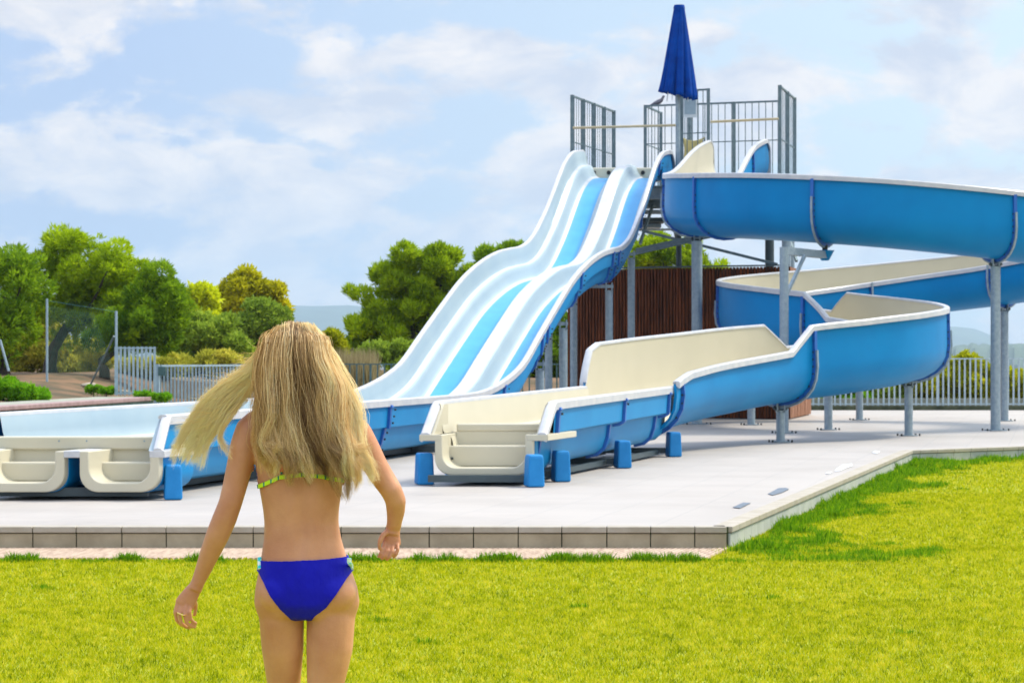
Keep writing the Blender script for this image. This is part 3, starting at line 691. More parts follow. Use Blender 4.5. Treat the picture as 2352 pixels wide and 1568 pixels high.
for a in (.3,1.7,2.9,4.1,5.4):
    MB().tube([(ux-.02+.1*math.cos(a),uy+.1*math.sin(a),8.2),(ux-.03+.24*math.cos(a),uy+.24*math.sin(a),7.02)], .010, 6).build('rib', M['board_white'], um)
# canvas chair
ch = empty('canvas_chair', P(1592,385,51.9), 'straw-yellow canvas chair behind the rail gate on the tower', 'chair')
cc = P(1592,346,51.9)
sheet = MB(); rows = []
for i in range(9):
    v = i/8; row = []
    for j in range(9):
        u = j/8*2-1; row.append(cc+Vector((u*(.25-.05*math.sin(v*math.pi)), .10*(1-u*u)-.05+v*.15, .30-.62*v-(.07*(1-u*u) if v < .1 else .03*(1-u*u)*(1-v)))))
    rows.append(row)
sheet.rings(rows, closed=False, caps=False); s_ = sheet.build('canvas_back', M['cloth'], ch, smooth=True); s_.modifiers.new('s','SOLIDIFY').thickness = .01
MB().box(cc+Vector((0,-.1,-.42)), .5, .42, .03).build('seat', M['cloth'], ch)
for a in (-1,1):
    MB().bar(cc+Vector((a*.26,.02,.3)), cc+Vector((a*.26,.25,-.85)), .025).build('leg', M['steel_dark'], ch)
    MB().bar(cc+Vector((a*.26,.2,-.3)), cc+Vector((a*.26,-.3,-.85)), .025).build('leg', M['steel_dark'], ch)
# pigeon
pg = empty('pigeon', P(1510,240,52.5), 'grey pigeon perched on the platform railing left of the umbrella', 'bird')
pc = P(1511,240,52.5)+Vector((0,0,.03))
q = MB(); path = [(-.22,.0,-.07,.008),(-.15,0,-.045,.022),(-.06,0,-.01,.05),(.03,0,.03,.058),(.085,0,.07,.042),(.11,0,.115,.026),(.125,0,.15,.030),(.15,0,.155,.020),(.165,0,.152,.006)]
q.tube([pc+Vector(a[:3]) for a in path], [a[3] for a in path], 12); q.build('body', mat('pigeon_feather', (.17,.16,.19), .7, (.09,.085,.11), 20), pg, smooth=True)
for s_ in (-1,1): 
    MB().tube([pc+Vector((.0,s_*.02,-.02)), pc+Vector((.01,s_*.02,-.075))], .006, 6).build('leg', mat('pigeon_leg', (.45,.12,.10), .6), pg)
    MB().tube([pc+Vector((.06,s_*.042,.035)), pc+Vector((-.03,s_*.052,.005)), pc+Vector((-.17,s_*.02,-.05))], [.02,.03,.006], 8, sq=.5).build('wing', mat('pigeon_wing', (.11,.11,.14), .7), pg)

# timber screen
scr = empty('timber_screen', (3.4, 49.3, DZ), 'dark slatted timber screen wall enclosing the base of the tower', 'screen wall')
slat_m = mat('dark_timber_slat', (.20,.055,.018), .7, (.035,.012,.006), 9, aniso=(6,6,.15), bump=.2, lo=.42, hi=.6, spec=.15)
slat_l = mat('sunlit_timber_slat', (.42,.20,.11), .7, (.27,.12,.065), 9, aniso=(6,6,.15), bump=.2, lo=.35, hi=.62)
def slats(a, b_, z1, m, inset=.03, wd=.05, pitch=.075):
    a = Vector((a[0],a[1],0)); b_ = Vector((b_[0],b_[1],0)); d = b_-a; Ln = d.length; d.normalize(); nr = Vector((d.y,-d.x,0))
    bk = MB().box((a+b_)/2-nr*.05+Vector((0,0,(z1-.03+DZ)/2)), Ln, .04, z1-.03-DZ, ax=(d,nr,UPV)); bk.build('backing', M['black'], scr)
    q = MB(); s_ = 0
    while s_ < Ln:
        q.box(a+d*(s_+wd/2)+nr*random.uniform(-.006,.006)+Vector((0,0,(z1+DZ+.02)/2)), wd, .045, z1-DZ-.02, ax=(d,nr,UPV)); s_ += pitch
    q.build('slat_panel', m, scr)
x0 = (1305-1176)/5270*50.6; x1 = (1812-1176)/5270*48.4
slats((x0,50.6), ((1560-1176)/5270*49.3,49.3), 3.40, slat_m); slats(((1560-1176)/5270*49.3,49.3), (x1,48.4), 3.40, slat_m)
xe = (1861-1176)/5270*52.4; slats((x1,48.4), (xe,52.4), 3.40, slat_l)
MB().bar((x0,50.62,3.43),((1560-1176)/5270*49.3,49.32,3.43), .12, .03).bar(((1560-1176)/5270*49.3,49.32,3.43),(x1,48.42,3.43), .12, .03).build('top_cap', M['steel_dark'], scr)

# ================================================================== fences
def bar_fence(name, a, b_, z0, z1, pitch, w_, m, label, cat='fence', postevery=20, rails=(.03,.97), group=None, stuff=False):
    a = Vector((a[0],a[1],0)); b_ = Vector((b_[0],b_[1],0)); root = empty(name, (a.x,a.y,z0), label, cat, group); Ln = (b_-a).length; n_ = int(Ln/pitch)
    for f in rails: z = z0+(z1-z0)*f; MB().bar((a.x,a.y,z),(b_.x,b_.y,z), .035, .03).build('rail', m, root)
    for i in range(n_+1):
        p = a.lerp(b_, i/n_); MB().bar((p.x,p.y,z0),(p.x,p.y,z1), w_*(1.6 if i % postevery == 0 else 1), .02).build('post' if i % postevery == 0 else 'bar', m, root)
    return root
# right-hand fence on its kerb
bar_fence('bar_fence', (5.2,57.0), (13.4,57.0), .28, 1.47, .134, .042, M['fence'], 'pale grey upright-bar fence on the far right edge of the terrace', rails=(.04,.985))
bar_fence('bar_fence', (-6.9,56.5), (5.2,57.0), .45, 1.33, .17, .035, M['fence_dark'], 'dark green upright-bar fence behind the two-lane slide', rails=(.04,.985))
kb = empty('fence_kerb', (9,57,DZ), 'low mossy concrete kerb under the far right fence', 'kerb')
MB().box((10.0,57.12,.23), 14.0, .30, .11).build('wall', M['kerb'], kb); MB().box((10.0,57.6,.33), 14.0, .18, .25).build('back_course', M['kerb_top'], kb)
# gate and tall panel at left
bar_fence('fence_panel', (-8.62,50.0), (-7.82,50.2), .66, 1.72, .085, .05, M['gate'], 'tall pale upright-bar panel standing on the end of the low pool wall', rails=(.04,.97))
gt = empty('entrance_gate', P(360,940,51), 'grey-blue upright-bar gate with a dark lock box right of the tall panel', 'gate')
g0 = P(360,0,51); g1 = P(575,0,53.5)
MB().bar((g0.x,g0.y,.1),(g0.x,g0.y,1.33), .12).build('gate_post', M['gate'], gt)
MB().bar((g0.x+.1,g0.y,1.30),(g1.x,g1.y,1.30), .04).bar((g0.x+.1,g0.y,.35),(g1.x,g1.y,.35), .04).build('gate_frame', M['gate'], gt)
for i in range(1, 27):
    p = Vector((g0.x,g0.y,0)).lerp(Vector((g1.x,g1.y,0)), i/27); MB().bar((p.x,p.y,.35),(p.x,p.y,1.30), .042, .02).build('bar', M['gate'], gt)
MB().box(P(372,852,50.95), .16, .08, .20).build('lock_box', M['fence_dark'], gt)
bar_fence('bar_fence', (g1.x+.05,g1.y), (-4.2,54.6), .35, 1.30, .11, .04, M['gate'], 'pale upright-bar fence behind the person with blowing hair', rails=(.04,.97))
# chain-link fence
clf = empty('chain_link_fence', P(108,885,53), 'green wire-mesh fence on thin steel posts along the left bank', 'fence')
ptops = [(8,780,52,852,-10),(108,686,54.5,885,0),(267,714,50.4,905,0)]
for (x_, yt, d_, yb, ln) in ptops:
    a = P(x_+(12 if ln else 0), yb, d_); b_ = P(x_-(8 if ln else 0), yt, d_); MB().tube([a, b_], .028, 10).build('post', M['gate'], clf, smooth=True)
MB().tube([P(200,900,51.5), P(262,772,50.45)], .022, 8).build('brace', M['rail'], clf)
# wire mesh
q = MB(); a0 = P(108,690,54.5); a1 = P(267,716,50.4); zb = 1.05; n_ = 32
for i in range(n_+1):
    f = i/n_; p = a0.lerp(a1, f)
    for sgn in (-1,1):
        g_ = f+sgn*.32
        gc = max(0, min(1, g_)); hh = abs(gc-f)/.32; e = a0.lerp(a1, gc); zt = 3.0+(2.5-3.0)*f
        q.bar((p.x,p.y,zb),(e.x,e.y,zb+(p.z-zb)*hh), .0022)
q.bar(a0, a1, .008); q.build('wire_mesh', mat('green_wire', (.05,.20,.16), .6), clf)
# low pool wall with coping
lwl = empty('low_pool_wall', P(180,930,45), 'low stained green wall with mauve coping at the left', 'wall')
wa = Vector((-9.35,37.0,0)); wb = P(353,0,50.0); wb.z = 0; d_ = (wb-wa).normalized(); nr_ = Vector((d_.y,-d_.x,0)); Lw = (wb-wa).length
MB().box((wa+wb)/2-nr_*.12+Vector((0,0,.30)), .22, Lw, .50, ax=(nr_,d_,UPV)).build('wall_face', M['poolwall'], lwl)
MB().box((wa+wb)/2-nr_*.12+Vector((0,0,.59)), .34, Lw+.05, .085, ax=(nr_,d_,UPV)).build('coping', M['coping_p'], lwl, bevel=.015)
MB().box((wa+wb)/2-nr_*.75+Vector((0,0,.60)), .9, Lw, .06, ax=(nr_,d_,UPV)).build('paved_top', M['kerb_top'], lwl)
# sandstone wall behind the gate
MB_ = MB(); rows = []
sw = MB().prism([(-9.0,60.5,.2),(-3.0,61.5,.2),(-3.0,61.5,.86),(-7.9,60.7,.88),(-8.6,60.6,.95),(-9.0,60.5,.95)], (-.1,.4,0)).build('sandstone_wall', M['sandstone'], bevel=.05)
tag(sw, 'low sandstone wall seen through the gate bars', 'wall')
# rocks along the bank
for k, (x_, y_, d_, s_) in enumerate([(222,895,51,.10),(285,900,50.2,.08),(345,903,50,.07),(205,885,52,.12)]):
    p = P(x_,y_,d_); bm = bmesh.new(); bmesh.ops.create_icosphere(bm, subdivisions=2, radius=s_)
    for v in bm.verts: v.co = Vector((v.co.x*1.8, v.co.y, v.co.z*.6))*random.uniform(.85,1.1)
    me = bpy.data.meshes.new('rock'); bm.to_mesh(me); bm.free(); me.materials.append(M['rock']); o = bpy.data.objects.new('rock', me); COL.objects.link(o); o.location = p
    tag(o, ['pale rock by the foot of the leaning fence brace','pale rock just behind the tall bar panel','small pale rock seen through the tall bar panel','pale rock left of the leaning fence brace'][k], 'rock')

# ================================================================== person
PD = 6.7
def Q(px, py, dy=0): return P(px, py, PD+dy)
skin = mat('tanned_skin', (.62,.30,.165), .48, (.50,.215,.11), 6, bump=.08, bscale=160, spec=.35, sss=.12)
person = empty('person', (Q(700,0).x, PD, 0), 'person with long windblown blonde hair in blue swimwear walking away over the lawn', 'person')
pb = MB()
def ell_rings(secs, n=28, cap=True):
    """secs: (px_left, px_right, py, dy_centre, half_depth); squarish ellipses"""
    rings = []
    for xl, xr, py, dy, hd in secs:
        c = Q((xl+xr)/2, py, dy); hw = (xr-xl)/2/5270*(PD+dy)
        rings.append([c+Vector((math.copysign(abs(math.cos(a))**.9, math.cos(a))*hw, math.sin(a)*hd, 0)) for a in [2*math.pi*k/n for k in range(n)]])
    pb.rings(rings)
def limb(pts, n=16):
    """pts: (px, py, dy, radius_m)"""
    pb.tube([Q(a, b, c) for a, b, c, r in pts], [r for *_, r in pts], n)
def blob(px, py, dy, rx, ry, rz, n=16):
    c = Q(px, py, dy); rings = []
    for i in range(1, n):
        t_ = math.pi*i/n; rings.append([c+Vector((rx*math.sin(t_)*math.cos(a), ry*math.sin(t_)*math.sin(a), rz*math.cos(t_))) for a in [2*math.pi*k/20 for k in range(20)]])
    pb.rings(rings)
# torso
ell_rings([(662,722,895,.01,.045),(655,728,930,.01,.047),(640,745,948,.01,.055),(606,790,962,.005,.066),(588,808,985,.0,.078),(584,803,1020,.0,.088),(587,797,1060,.0,.092),
           (592,789,1100,0,.093),(598,784,1135,0,.090),(604,779,1170,0,.085),(607,778,1200,0,.081),(606,784,1235,0,.083),(601,794,1270,0,.090),(594,808,1310,0,.097),(586,822,1350,0,.099),(583,827,1385,0,.094),(592,818,1414,0,.072)])
blob(690, 826, .02, .072, .092, .112)                      # head
blob(690, 868, .085, .040, .03, .04); blob(690, 842, .115, .012, .02, .02)   # jaw, nose
for s_ in (-1, 1): blob(690+s_*57, 838, .02, .010, .022, .032)
# hips and thighs, full legs down to the grass
blob(645, 1362, -.035, .066, .062, .062); blob(763, 1362, -.035, .070, .062, .062)
limb([(646,1375,0,.064),(647,1420,.01,.0665),(649,1487,.03,.0625),(652,1568,.06,.0500),(655,1640,.10,.046),(657,1700,.16,.045),(658,1760,.20,.043),(659,1860,.26,.030),(660,1915,.30,.028),(661,1950,.31,.031)])
limb([(760,1375,0,.067),(760,1420,0,.0715),(757,1487,0,.0690),(748,1568,0,.0555),(742,1640,-.01,.049),(740,1700,-.04,.047),(739,1770,-.07,.044),(739,1880,-.12,.030),(739,1950,-.15,.028),(739,1972,-.15,.032)])
for px, dy in ((661,.30),(739,-.15)):
    c = Q(px, 820, dy); zz = .03
    pb.tube([Vector((c.x, c.y-.05, zz+.02)),Vector((c.x, c.y-.03, zz)),Vector((c.x, c.y+.06, zz)),Vector((c.x, c.y+.13, zz-.005)),Vector((c.x, c.y+.17, zz-.01))], [.018,.034,.036,.034,.018], 14)
# shoulders and arms
limb([(612,960,.0,.030),(590,968,.0,.038),(574,985,.0,.043),(562,1020,.0,.0425),(553,1060,.0,.0400),(541,1110,.0,.0370),(529,1155,-.005,.0350),(516,1190,.0,.0365),(500,1228,.01,.0355),(480,1275,.03,.0300),(464,1315,.045,.0240),(452,1342,.05,.0205),(447,1354,.05,.021)])
limb([(775,965,.0,.032),(800,972,.0,.040),(822,995,.0,.0430),(842,1030,.0,.0400),(860,1065,.0,.0375),(880,1098,.0,.0355),(899,1126,-.005,.0330),(909,1150,.005,.0315),(909,1175,.02,.0280),(906,1198,.03,.0235),(903,1214,.04,.0215),(901,1226,.04,.023)])
# hands: palm as a flattened loft, four bent fingers and a thumb
def palm(p0, p1, w0, w1, th, dy0, dy1):
    a, b = Q(*p0, dy0), Q(*p1, dy1); d = (b-a).normalized(); side = d.cross(Vector((0,1,0))).normalized(); nrm = side.cross(d); rings = []
    for i, f in enumerate((0,.15,.4,.7,.92,1.0)):
        c = a.lerp(b, f); w_ = (w0+(w1-w0)*min(1, f*1.3))*(1 if f < 1 else .9); t_ = th*(1-.15*f)*(1 if 0 < f < 1 else .7)
        rings.append([c+side*math.cos(q_)*w_+nrm*math.sin(q_)*t_ for q_ in [2*math.pi*k/16 for k in range(16)]])
    pb.rings(rings)
palm((448,1348),(421,1392), .021, .030, .0145, .05, .05)
for pts in ([(407,1385,.05,.0060),(402,1405,.045,.0060),(406,1424,.05,.0059),(416,1434,.06,.0055),(425,1438,.065,.0047)],
            [(416,1389,.045,.0062),(412,1410,.035,.0061),(416,1430,.04,.0062),(427,1439,.055,.0057),(438,1442,.06,.0049)],
            [(427,1392,.04,.0062),(424,1412,.03,.0061),(429,1431,.035,.0062),(439,1438,.05,.0057),(450,1439,.06,.0049)],
            [(437,1390,.045,.0061),(435,1406,.035,.0066),(438,1421,.04,.0061),(445,1428,.05,.0055),(452,1431,.06,.0048)],
            [(444,1372,.06,.0084),(449,1388,.08,.0074),(449,1402,.09,.0060),(446,1414,.095,.0055)]): limb(pts, 10)
palm((901,1220),(899,1252), .021, .0285, .0150, .04, .035)
for pts in ([(884,1246,.03,.0060),(880,1260,.015,.0060),(874,1271,.01,.0059),(869,1279,.02,.0049)],
            [(893,1250,.03,.0062),(889,1265,.012,.0061),(882,1277,.008,.0062),(876,1284,.018,.0050)],
            [(903,1251,.03,.0061),(901,1266,.012,.0060),(895,1279,.008,.0061),(887,1286,.018,.0050)],
            [(913,1248,.03,.0061),(914,1261,.015,.0059),(910,1273,.012,.0053),(903,1281,.02,.0044)],
            [(889,1220,.03,.0084),(880,1228,.012,.0084),(873,1241,.005,.0074),(871,1252,.005,.0060),(872,1261,.01,.0052)]): limb(pts, 10)
raw = pb.build('body', skin)
rm = raw.modifiers.new('r', 'REMESH'); rm.mode = 'VOXEL'; rm.voxel_size = .0029
bpy.context.view_layer.update()
bme = bpy.data.meshes.new_from_object(raw.evaluated_get(bpy.context.evaluated_depsgraph_get())); bme.name = 'body'
raw.modifiers.clear(); raw.data = bme
co_ = np.empty(len(bme.vertices)*3, np.float32); bme.vertices.foreach_get('co', co_); co_ = co_.reshape(-1,3)
ed_ = np.empty(len(bme.edges)*2, np.int32); bme.edges.foreach_get('vertices', ed_); ed_ = ed_.reshape(-1,2)
pxx = 1176+co_[:,0]/PD*5270; pyy = 820-(co_[:,2]-EYE)/PD*5270
hand = ((pxx < 462) & (pyy > 1340)) | ((pxx > 855) & (pyy > 1208)) | (pyy > 1850)
wgt_ = np.where(hand, 0.0, 1.0)
back = (co_[:,1] < PD) & (pyy > 960) & (pyy < 1300)
spx = 692+8*np.sin((pyy-960)/340*2.2)
co_[:,1] += np.where(back, .0085*np.exp(-((pxx-spx)/7.5)**2)*np.clip((1300-pyy)/60, 0, 1), 0)
co_[:,1] -= np.where(back, .0045*(np.exp(-((pxx-spx-30)/17)**2)+np.exp(-((pxx-spx+30)/17)**2))*np.clip((pyy-1100)/60, 0, 1)*np.clip((1290-pyy)/60, 0, 1), 0)
deg_ = np.bincount(ed_.ravel(), minlength=len(co_)).astype(np.float32)
for it in range(34):
    acc = np.zeros_like(co_)
    for k in range(3): acc[:,k] = np.bincount(ed_[:,0], co_[ed_[:,1],k], len(co_))+np.bincount(ed_[:,1], co_[ed_[:,0],k], len(co_))
    lap = acc/deg_[:,None]-co_
    co_ = co_+lap*((.5 if it < 3 else .55*wgt_[:,None]))
bme.vertices.foreach_set('co', np.ascontiguousarray(co_).ravel()); bme.update()
body = raw; body.parent = person; body.matrix_parent_inverse = Matrix.Translation(-Vector(person.location))
for pl_ in bme.polygons: pl_.use_smooth = True
def screen(co): return 1176+co.x/co.y*5270, 820-(co.z-EYE)/co.y*5270
def patch_cloth(name, test, m, off, tone=None):
    """cloth cut to the body: the body's own faces where test(co) holds, lifted off the skin"""
    bm = bmesh.new(); bm.from_mesh(bme); bm.normal_update()
    ok = [test(v.co) for v in bm.verts]
    for _ in range(2):
        near = set(i for e in bm.edges if ok[e.verts[0].index] or ok[e.verts[1].index] for i in (e.verts[0].index, e.verts[1].index)); ok = [i in near for i in range(len(ok))]
    bmesh.ops.delete(bm, geom=[v for v in bm.verts if not ok[v.index]], context='VERTS')
    bmesh.ops.subdivide_edges(bm, edges=bm.edges[:], cuts=1, use_grid_fill=True)
    bmesh.ops.delete(bm, geom=[v for v in bm.verts if not test(v.co)], context='VERTS')
    for v in bm.verts: v.co += v.normal*off
    me = bpy.data.meshes.new(name); bm.to_mesh(me); bm.free()
    me.materials.clear(); [me.materials.append(x) for x in (m if isinstance(m, list) else [m])]
    for p in me.polygons: p.use_smooth = True
    o = bpy.data.objects.new(name, me); COL.objects.link(o); o.parent = person; o.matrix_parent_inverse = Matrix.Translation(-Vector(person.location))
    s_ = o.modifiers.new('sm', 'SMOOTH'); s_.iterations = 10; s_.factor = .5
    s2 = o.modifiers.new('so', 'SOLIDIFY'); s2.thickness = .0035; s2.offset = 0
    return o
swim = mat('royal_blue_swim_fabric', (.002,.003,.46), .5, (.002,.002,.38), 6, aniso=(1.5,1,.8), bump=.5, bscale=14, spec=.2)
cxw = lambda z: 0
def bottoms(co):
    z = co.z; px = 1176+co.x/PD*5270; py = 820-(z-EYE)/PD*5270
    if abs(px-703) > 125: return False
    top = 1284-(px-597)/209*9
    if py < top or py > 1420: return False
    f = (py-1290)/(1425-1290)
    lo_l = lerp_table([(1284,560),(1303,560),(1312,600),(1330,611),(1360,628),(1390,650),(1408,668),(1425,684)], py)
    hi_l = lerp_table([(1284,860),(1300,860),(1312,806),(1330,796),(1360,777),(1385,757),(1405,730),(1425,712)], py)
    return lo_l <= px <= hi_l
patch_cloth('bikini_bottom', bottoms, swim, .004)
def xs_band(pts, hw):
    def tst(co):
        px = 1176+co.x/PD*5270; py = 820-(co.z-EYE)/PD*5270
        if px < 583 or px > 800: return False
        return abs(py-lerp_table(pts, px)) < hw
    return tst
band_m = bpy.data.materials.new('lime_band'); band_m.use_nodes = True; t = band_m.node_tree; b = t.nodes['Principled BSDF']; b.inputs['Roughness'].default_value = .6
tcn = t.nodes.new('ShaderNodeTexCoord'); wv = t.nodes.new('ShaderNodeTexWave'); wv.bands_direction = 'X'; wv.inputs['Scale'].default_value = 14; t.links.new(tcn.outputs['Object'], wv.inputs[0])
rr = t.nodes.new('ShaderNodeValToRGB'); rr.color_ramp.elements[0].position = .04; rr.color_ramp.elements[0].color = (.0,.22,.18,1); rr.color_ramp.elements[1].position = .16; rr.color_ramp.elements[1].color = (.55,.80,.01,1)
t.links.new(wv.outputs['Fac'], rr.inputs[0]); t.links.new(rr.outputs[0], b.inputs['Base Color'])
patch_cloth('bikini_band', xs_band([(580,1121),(594,1117),(620,1106),(650,1092),(700,1086),(740,1090),(800,1104)], 6.0), band_m, .004)
def cups(co):
    px = 1176+co.x/PD*5270; py = 820-(co.z-EYE)/PD*5270
    return co.y > PD+.015 and 575 < px < 815 and 1040+abs(px-690)*.25 < py < 1115
patch_cloth('bikini_top', cups, mat('patterned_swim_fabric', (.02,.05,.45), .5, (.75,.30,.20), 60, lo=.45, hi=.55), .005)
bvh = BVHTree.FromPolygons([v.co for v in bme.vertices], [p.vertices for p in bme.polygons])
def on_back(px, py, off=.004):
    o = Vector((0,0,EYE)); d = (Q(px, py)-o).normalized(); h = bvh.ray_cast(o, d)
    return (h[0]+h[1]*off) if h[0] else Q(px, py, -.1)
bead_m = mat('coral_bead', (.80,.14,.05), .6); cord_m = mat('teal_cord', (.0,.16,.15), .6)
sp = [on_back(x_, y_) for x_, y_ in [(628,955),(632,975),(637,1000),(641,1025),(645,1050),(647,1070),(648,1088)]]
st = MB().tube(sp, .0035, 8).build('back_string', cord_m, person, smooth=True)
q = MB()
for i in range(12):
    f = i/11*6; a = sp[min(5, int(f))].lerp(sp[min(6, int(f)+1)], f-int(f)); q.box(a+Vector((0,-.003,0)), .012, .006, .0115)
q.build('coral_patch', bead_m, st, bevel=.003)
for px in (598, 806):
    c = [on_back(px+(3 if px < 700 else -4), py_, .006) for py_ in (1281,1290,1299,1307)]
    MB().tube(c, .0065, 8).build('side_lacing', mat('turquoise_lacing', (.02,.60,.62), .5, (.75,.85,.80), 90, lo=.45, hi=.55), person)
rg = [Vector((Q(a,b,0).x, PD+.035+dy_, Q(a,b,0).z)) for a, b, dy_ in [(400,1410,.01),(404,1409,-.005),(410,1411,-.01),(418,1414,-.015),(424,1415,-.005)]]
MB().tube(rg, .0022, 8).build('ring', mat('gold', (.85,.58,.2), .25, metal=1), person)
# hair ---------------------------------------------------------------
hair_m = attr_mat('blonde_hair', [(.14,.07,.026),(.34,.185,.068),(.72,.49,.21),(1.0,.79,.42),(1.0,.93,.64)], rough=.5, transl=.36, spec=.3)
core = MB(); rings = []
for py, xl, xr, dy, hd in [(740,668,704,.02,.03),(748,648,724,.02,.055),(772,624,748,.02,.080),(810,606,758,.02,.090),(850,604,768,.0,.10),(890,602,782,-.02,.09),(930,604,796,-.045,.065),(970,604,806,-.07,.05),(1010,612,806,-.085,.035),(1045,640,800,-.09,.02),(1070,680,790,-.09,.008)]:
    c = Q((xl+xr)/2, py, dy); hw = (xr-xl)/2/5270*PD
    rings.append([c+Vector((math.cos(a)*hw, math.sin(a)*hd, 0)) for a in [2*math.pi*k/24 for k in range(24)]])
core.rings(rings)
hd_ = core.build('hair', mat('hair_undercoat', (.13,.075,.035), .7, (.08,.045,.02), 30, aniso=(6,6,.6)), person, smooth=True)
def cat(pts, n):
    out_ = []; m_ = len(pts)-1
    for i in range(n):
        t_ = i/(n-1)*m_; k = min(int(t_), m_-1); f = t_-k
        p = [Vector(pts[max(0, min(m_, k+j))]) for j in (-1,0,1,2)]
        out_.append(.5*((2*p[1])+(p[2]-p[0])*f+(2*p[0]-5*p[1]+4*p[2]-p[3])*f*f+(3*p[1]-p[0]-3*p[2]+p[3])*f**3))
    return out_
hr = random.Random(5); hrng = np.random.default_rng(3)
clumps = []   # (guide points px,py,dy), start radius, end radius (px), strands, tone, wave
crown_c = (690, 762)
def guide(root, *pts): return [root]+list(pts)
for i in range(84):
    f = i/83+hr.uniform(-.02,.02); f = min(1, max(0, f))
    xr = 630+f*90+hr.uniform(-6,6); ry = 737+abs(f-.42)*62+hr.uniform(0,14)
    ye = lerp_table([(0,1060),(.12,1095),(.3,1085),(.5,1095),(.65,1130),(.8,1120),(1,1085)], f)+hr.uniform(-70,22)
    drift = lerp_table([(0,10),(.3,40),(.6,62),(.85,50),(1,52)], f)+hr.uniform(-14,16)
    wob = hr.uniform(-12,12); dd = hr.uniform(-.022,.012); mid = 606+f*180; m8 = 602+f*158
    g_ = [(xr, ry, -.030), (xr*.55+m8*.45, 775, -.068+dd*.5), (xr*.2+m8*.8, 825, -.088+dd), (mid-drift*.1, 885+wob*.4, -.100+dd), (mid+drift*.08+wob, 950, -.112+dd), (mid+drift*.42-wob, 1015, -.122+dd), (mid+drift*.8+wob, (1015+ye)/2+8, -.126+dd), (mid+drift*1.05, ye, -.115+dd)]
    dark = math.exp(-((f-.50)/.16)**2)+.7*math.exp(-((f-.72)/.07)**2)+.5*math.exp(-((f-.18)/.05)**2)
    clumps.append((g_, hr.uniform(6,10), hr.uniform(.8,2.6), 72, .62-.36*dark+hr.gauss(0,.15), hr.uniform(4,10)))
for i in range(34):
    f = i/33; g_ = [(702+f*10, 742+f*14, -.01-.03*(1-f)), (720+f*20, 785+f*8, -.04), (740+f*30, 838, -.05), (760+f*42, 895, -.06), (778+f*46, 950, -.07), (785+f*42+hr.uniform(-5,5), 1000, -.08), (788+f*54+hr.uniform(-10,8), 1045, -.09), (796+f*74+hr.uniform(-16,8), 1080+hr.uniform(-26,26), -.09)]
    clumps.append((g_, 8, hr.uniform(1,3), 62, .80+.10*f+hr.gauss(0,.09), hr.uniform(2.5,5)))
for i in range(46):
    f = i/45; e = hr.random(); g_ = [(655-f*20, 745+f*34, -.03+hr.uniform(-.02,.02)), (622-f*14, 790+f*42, -.04), (577+f*12, 838+f*44, -.03+hr.uniform(-.02,.02)), (530+f*16, 868+f*52, -.03), (478+f*38, 908+f*46, -.035), (440+f*50, 958+f*44, -.03), (400+f*66+hr.uniform(-14,10), 1000+e*70-f*8+hr.uniform(-20,20), -.03)]
    clumps.append((g_, 8.5, hr.uniform(.4,1.6), 60, .97-.14*abs(f-.4)+hr.gauss(0,.07), hr.uniform(1.5,4)))
for i in range(8):
    f = i/7; g_ = [(640, 770, -.05), (600, 850, -.06), (560+f*6, 910, -.05), (520+f*8, 960, -.05), (502+f*6, 1000, -.05), (512+f*22, 1040+hr.uniform(-14,14), -.05)]
    clumps.append((g_, 3, 1, 22, .85, 3))
for i in range(22):
    f = i/21; g_ = [(642-f*14, 748+f*22, -.05), (606-f*8, 820, -.07), (594+f*6, 890, -.08), (588+f*14, 950, -.09), (590+f*16+hr.uniform(-8,8), 1010, -.098), (600+f*18+hr.uniform(-10,10), 1065+hr.uniform(-40,40), -.098)]
    clumps.append((g_, 6, 1.4, 34, .62+hr.gauss(0,.12), 5))
verts = []; tones = []
NSEG = 22
def strand(pts, w_, tone):
    """three-sided strand"""
    P_ = np.array([tuple(p) for p in pts]); d = np.gradient(P_, axis=0); d /= np.linalg.norm(d, axis=1)[:,None]
    u = np.cross(d, [0,1,.1]); u /= np.linalg.norm(u, axis=1)[:,None]; v_ = np.cross(d, u)
    wv_ = w_*np.clip(np.linspace(1.0,.15,len(P_))*1.3, .2, 1)[:,None]
    A = P_+u*wv_; B_ = P_-u*wv_*.5+v_*wv_*.87; C_ = P_-u*wv_*.5-v_*wv_*.87
    for a_, b_ in ((A,B_),(B_,C_),(C_,A)):
        verts.append(np.stack([a_[:-1], b_[:-1], b_[1:], a_[1:]], 1).reshape(-1,3)); tones.append(np.full(len(P_)-1, tone))
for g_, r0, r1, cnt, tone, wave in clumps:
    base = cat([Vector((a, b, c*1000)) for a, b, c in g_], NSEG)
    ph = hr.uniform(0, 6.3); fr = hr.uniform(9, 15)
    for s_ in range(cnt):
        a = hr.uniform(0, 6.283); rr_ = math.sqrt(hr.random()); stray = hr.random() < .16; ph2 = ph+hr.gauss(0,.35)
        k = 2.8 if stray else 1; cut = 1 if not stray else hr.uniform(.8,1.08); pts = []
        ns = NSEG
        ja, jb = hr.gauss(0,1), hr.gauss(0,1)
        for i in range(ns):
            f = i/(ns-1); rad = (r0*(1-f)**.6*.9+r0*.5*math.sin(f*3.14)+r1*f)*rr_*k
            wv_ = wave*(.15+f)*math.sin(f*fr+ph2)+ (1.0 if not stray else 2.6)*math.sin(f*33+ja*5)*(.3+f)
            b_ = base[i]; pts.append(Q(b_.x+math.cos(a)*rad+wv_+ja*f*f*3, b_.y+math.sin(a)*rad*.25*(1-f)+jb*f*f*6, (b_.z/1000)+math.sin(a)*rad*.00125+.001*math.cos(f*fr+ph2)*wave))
        strand(pts, hr.uniform(.00035,.0007), min(1, max(0, tone+.06+hr.gauss(0,.11)+.10*math.sin(ph2*3))))
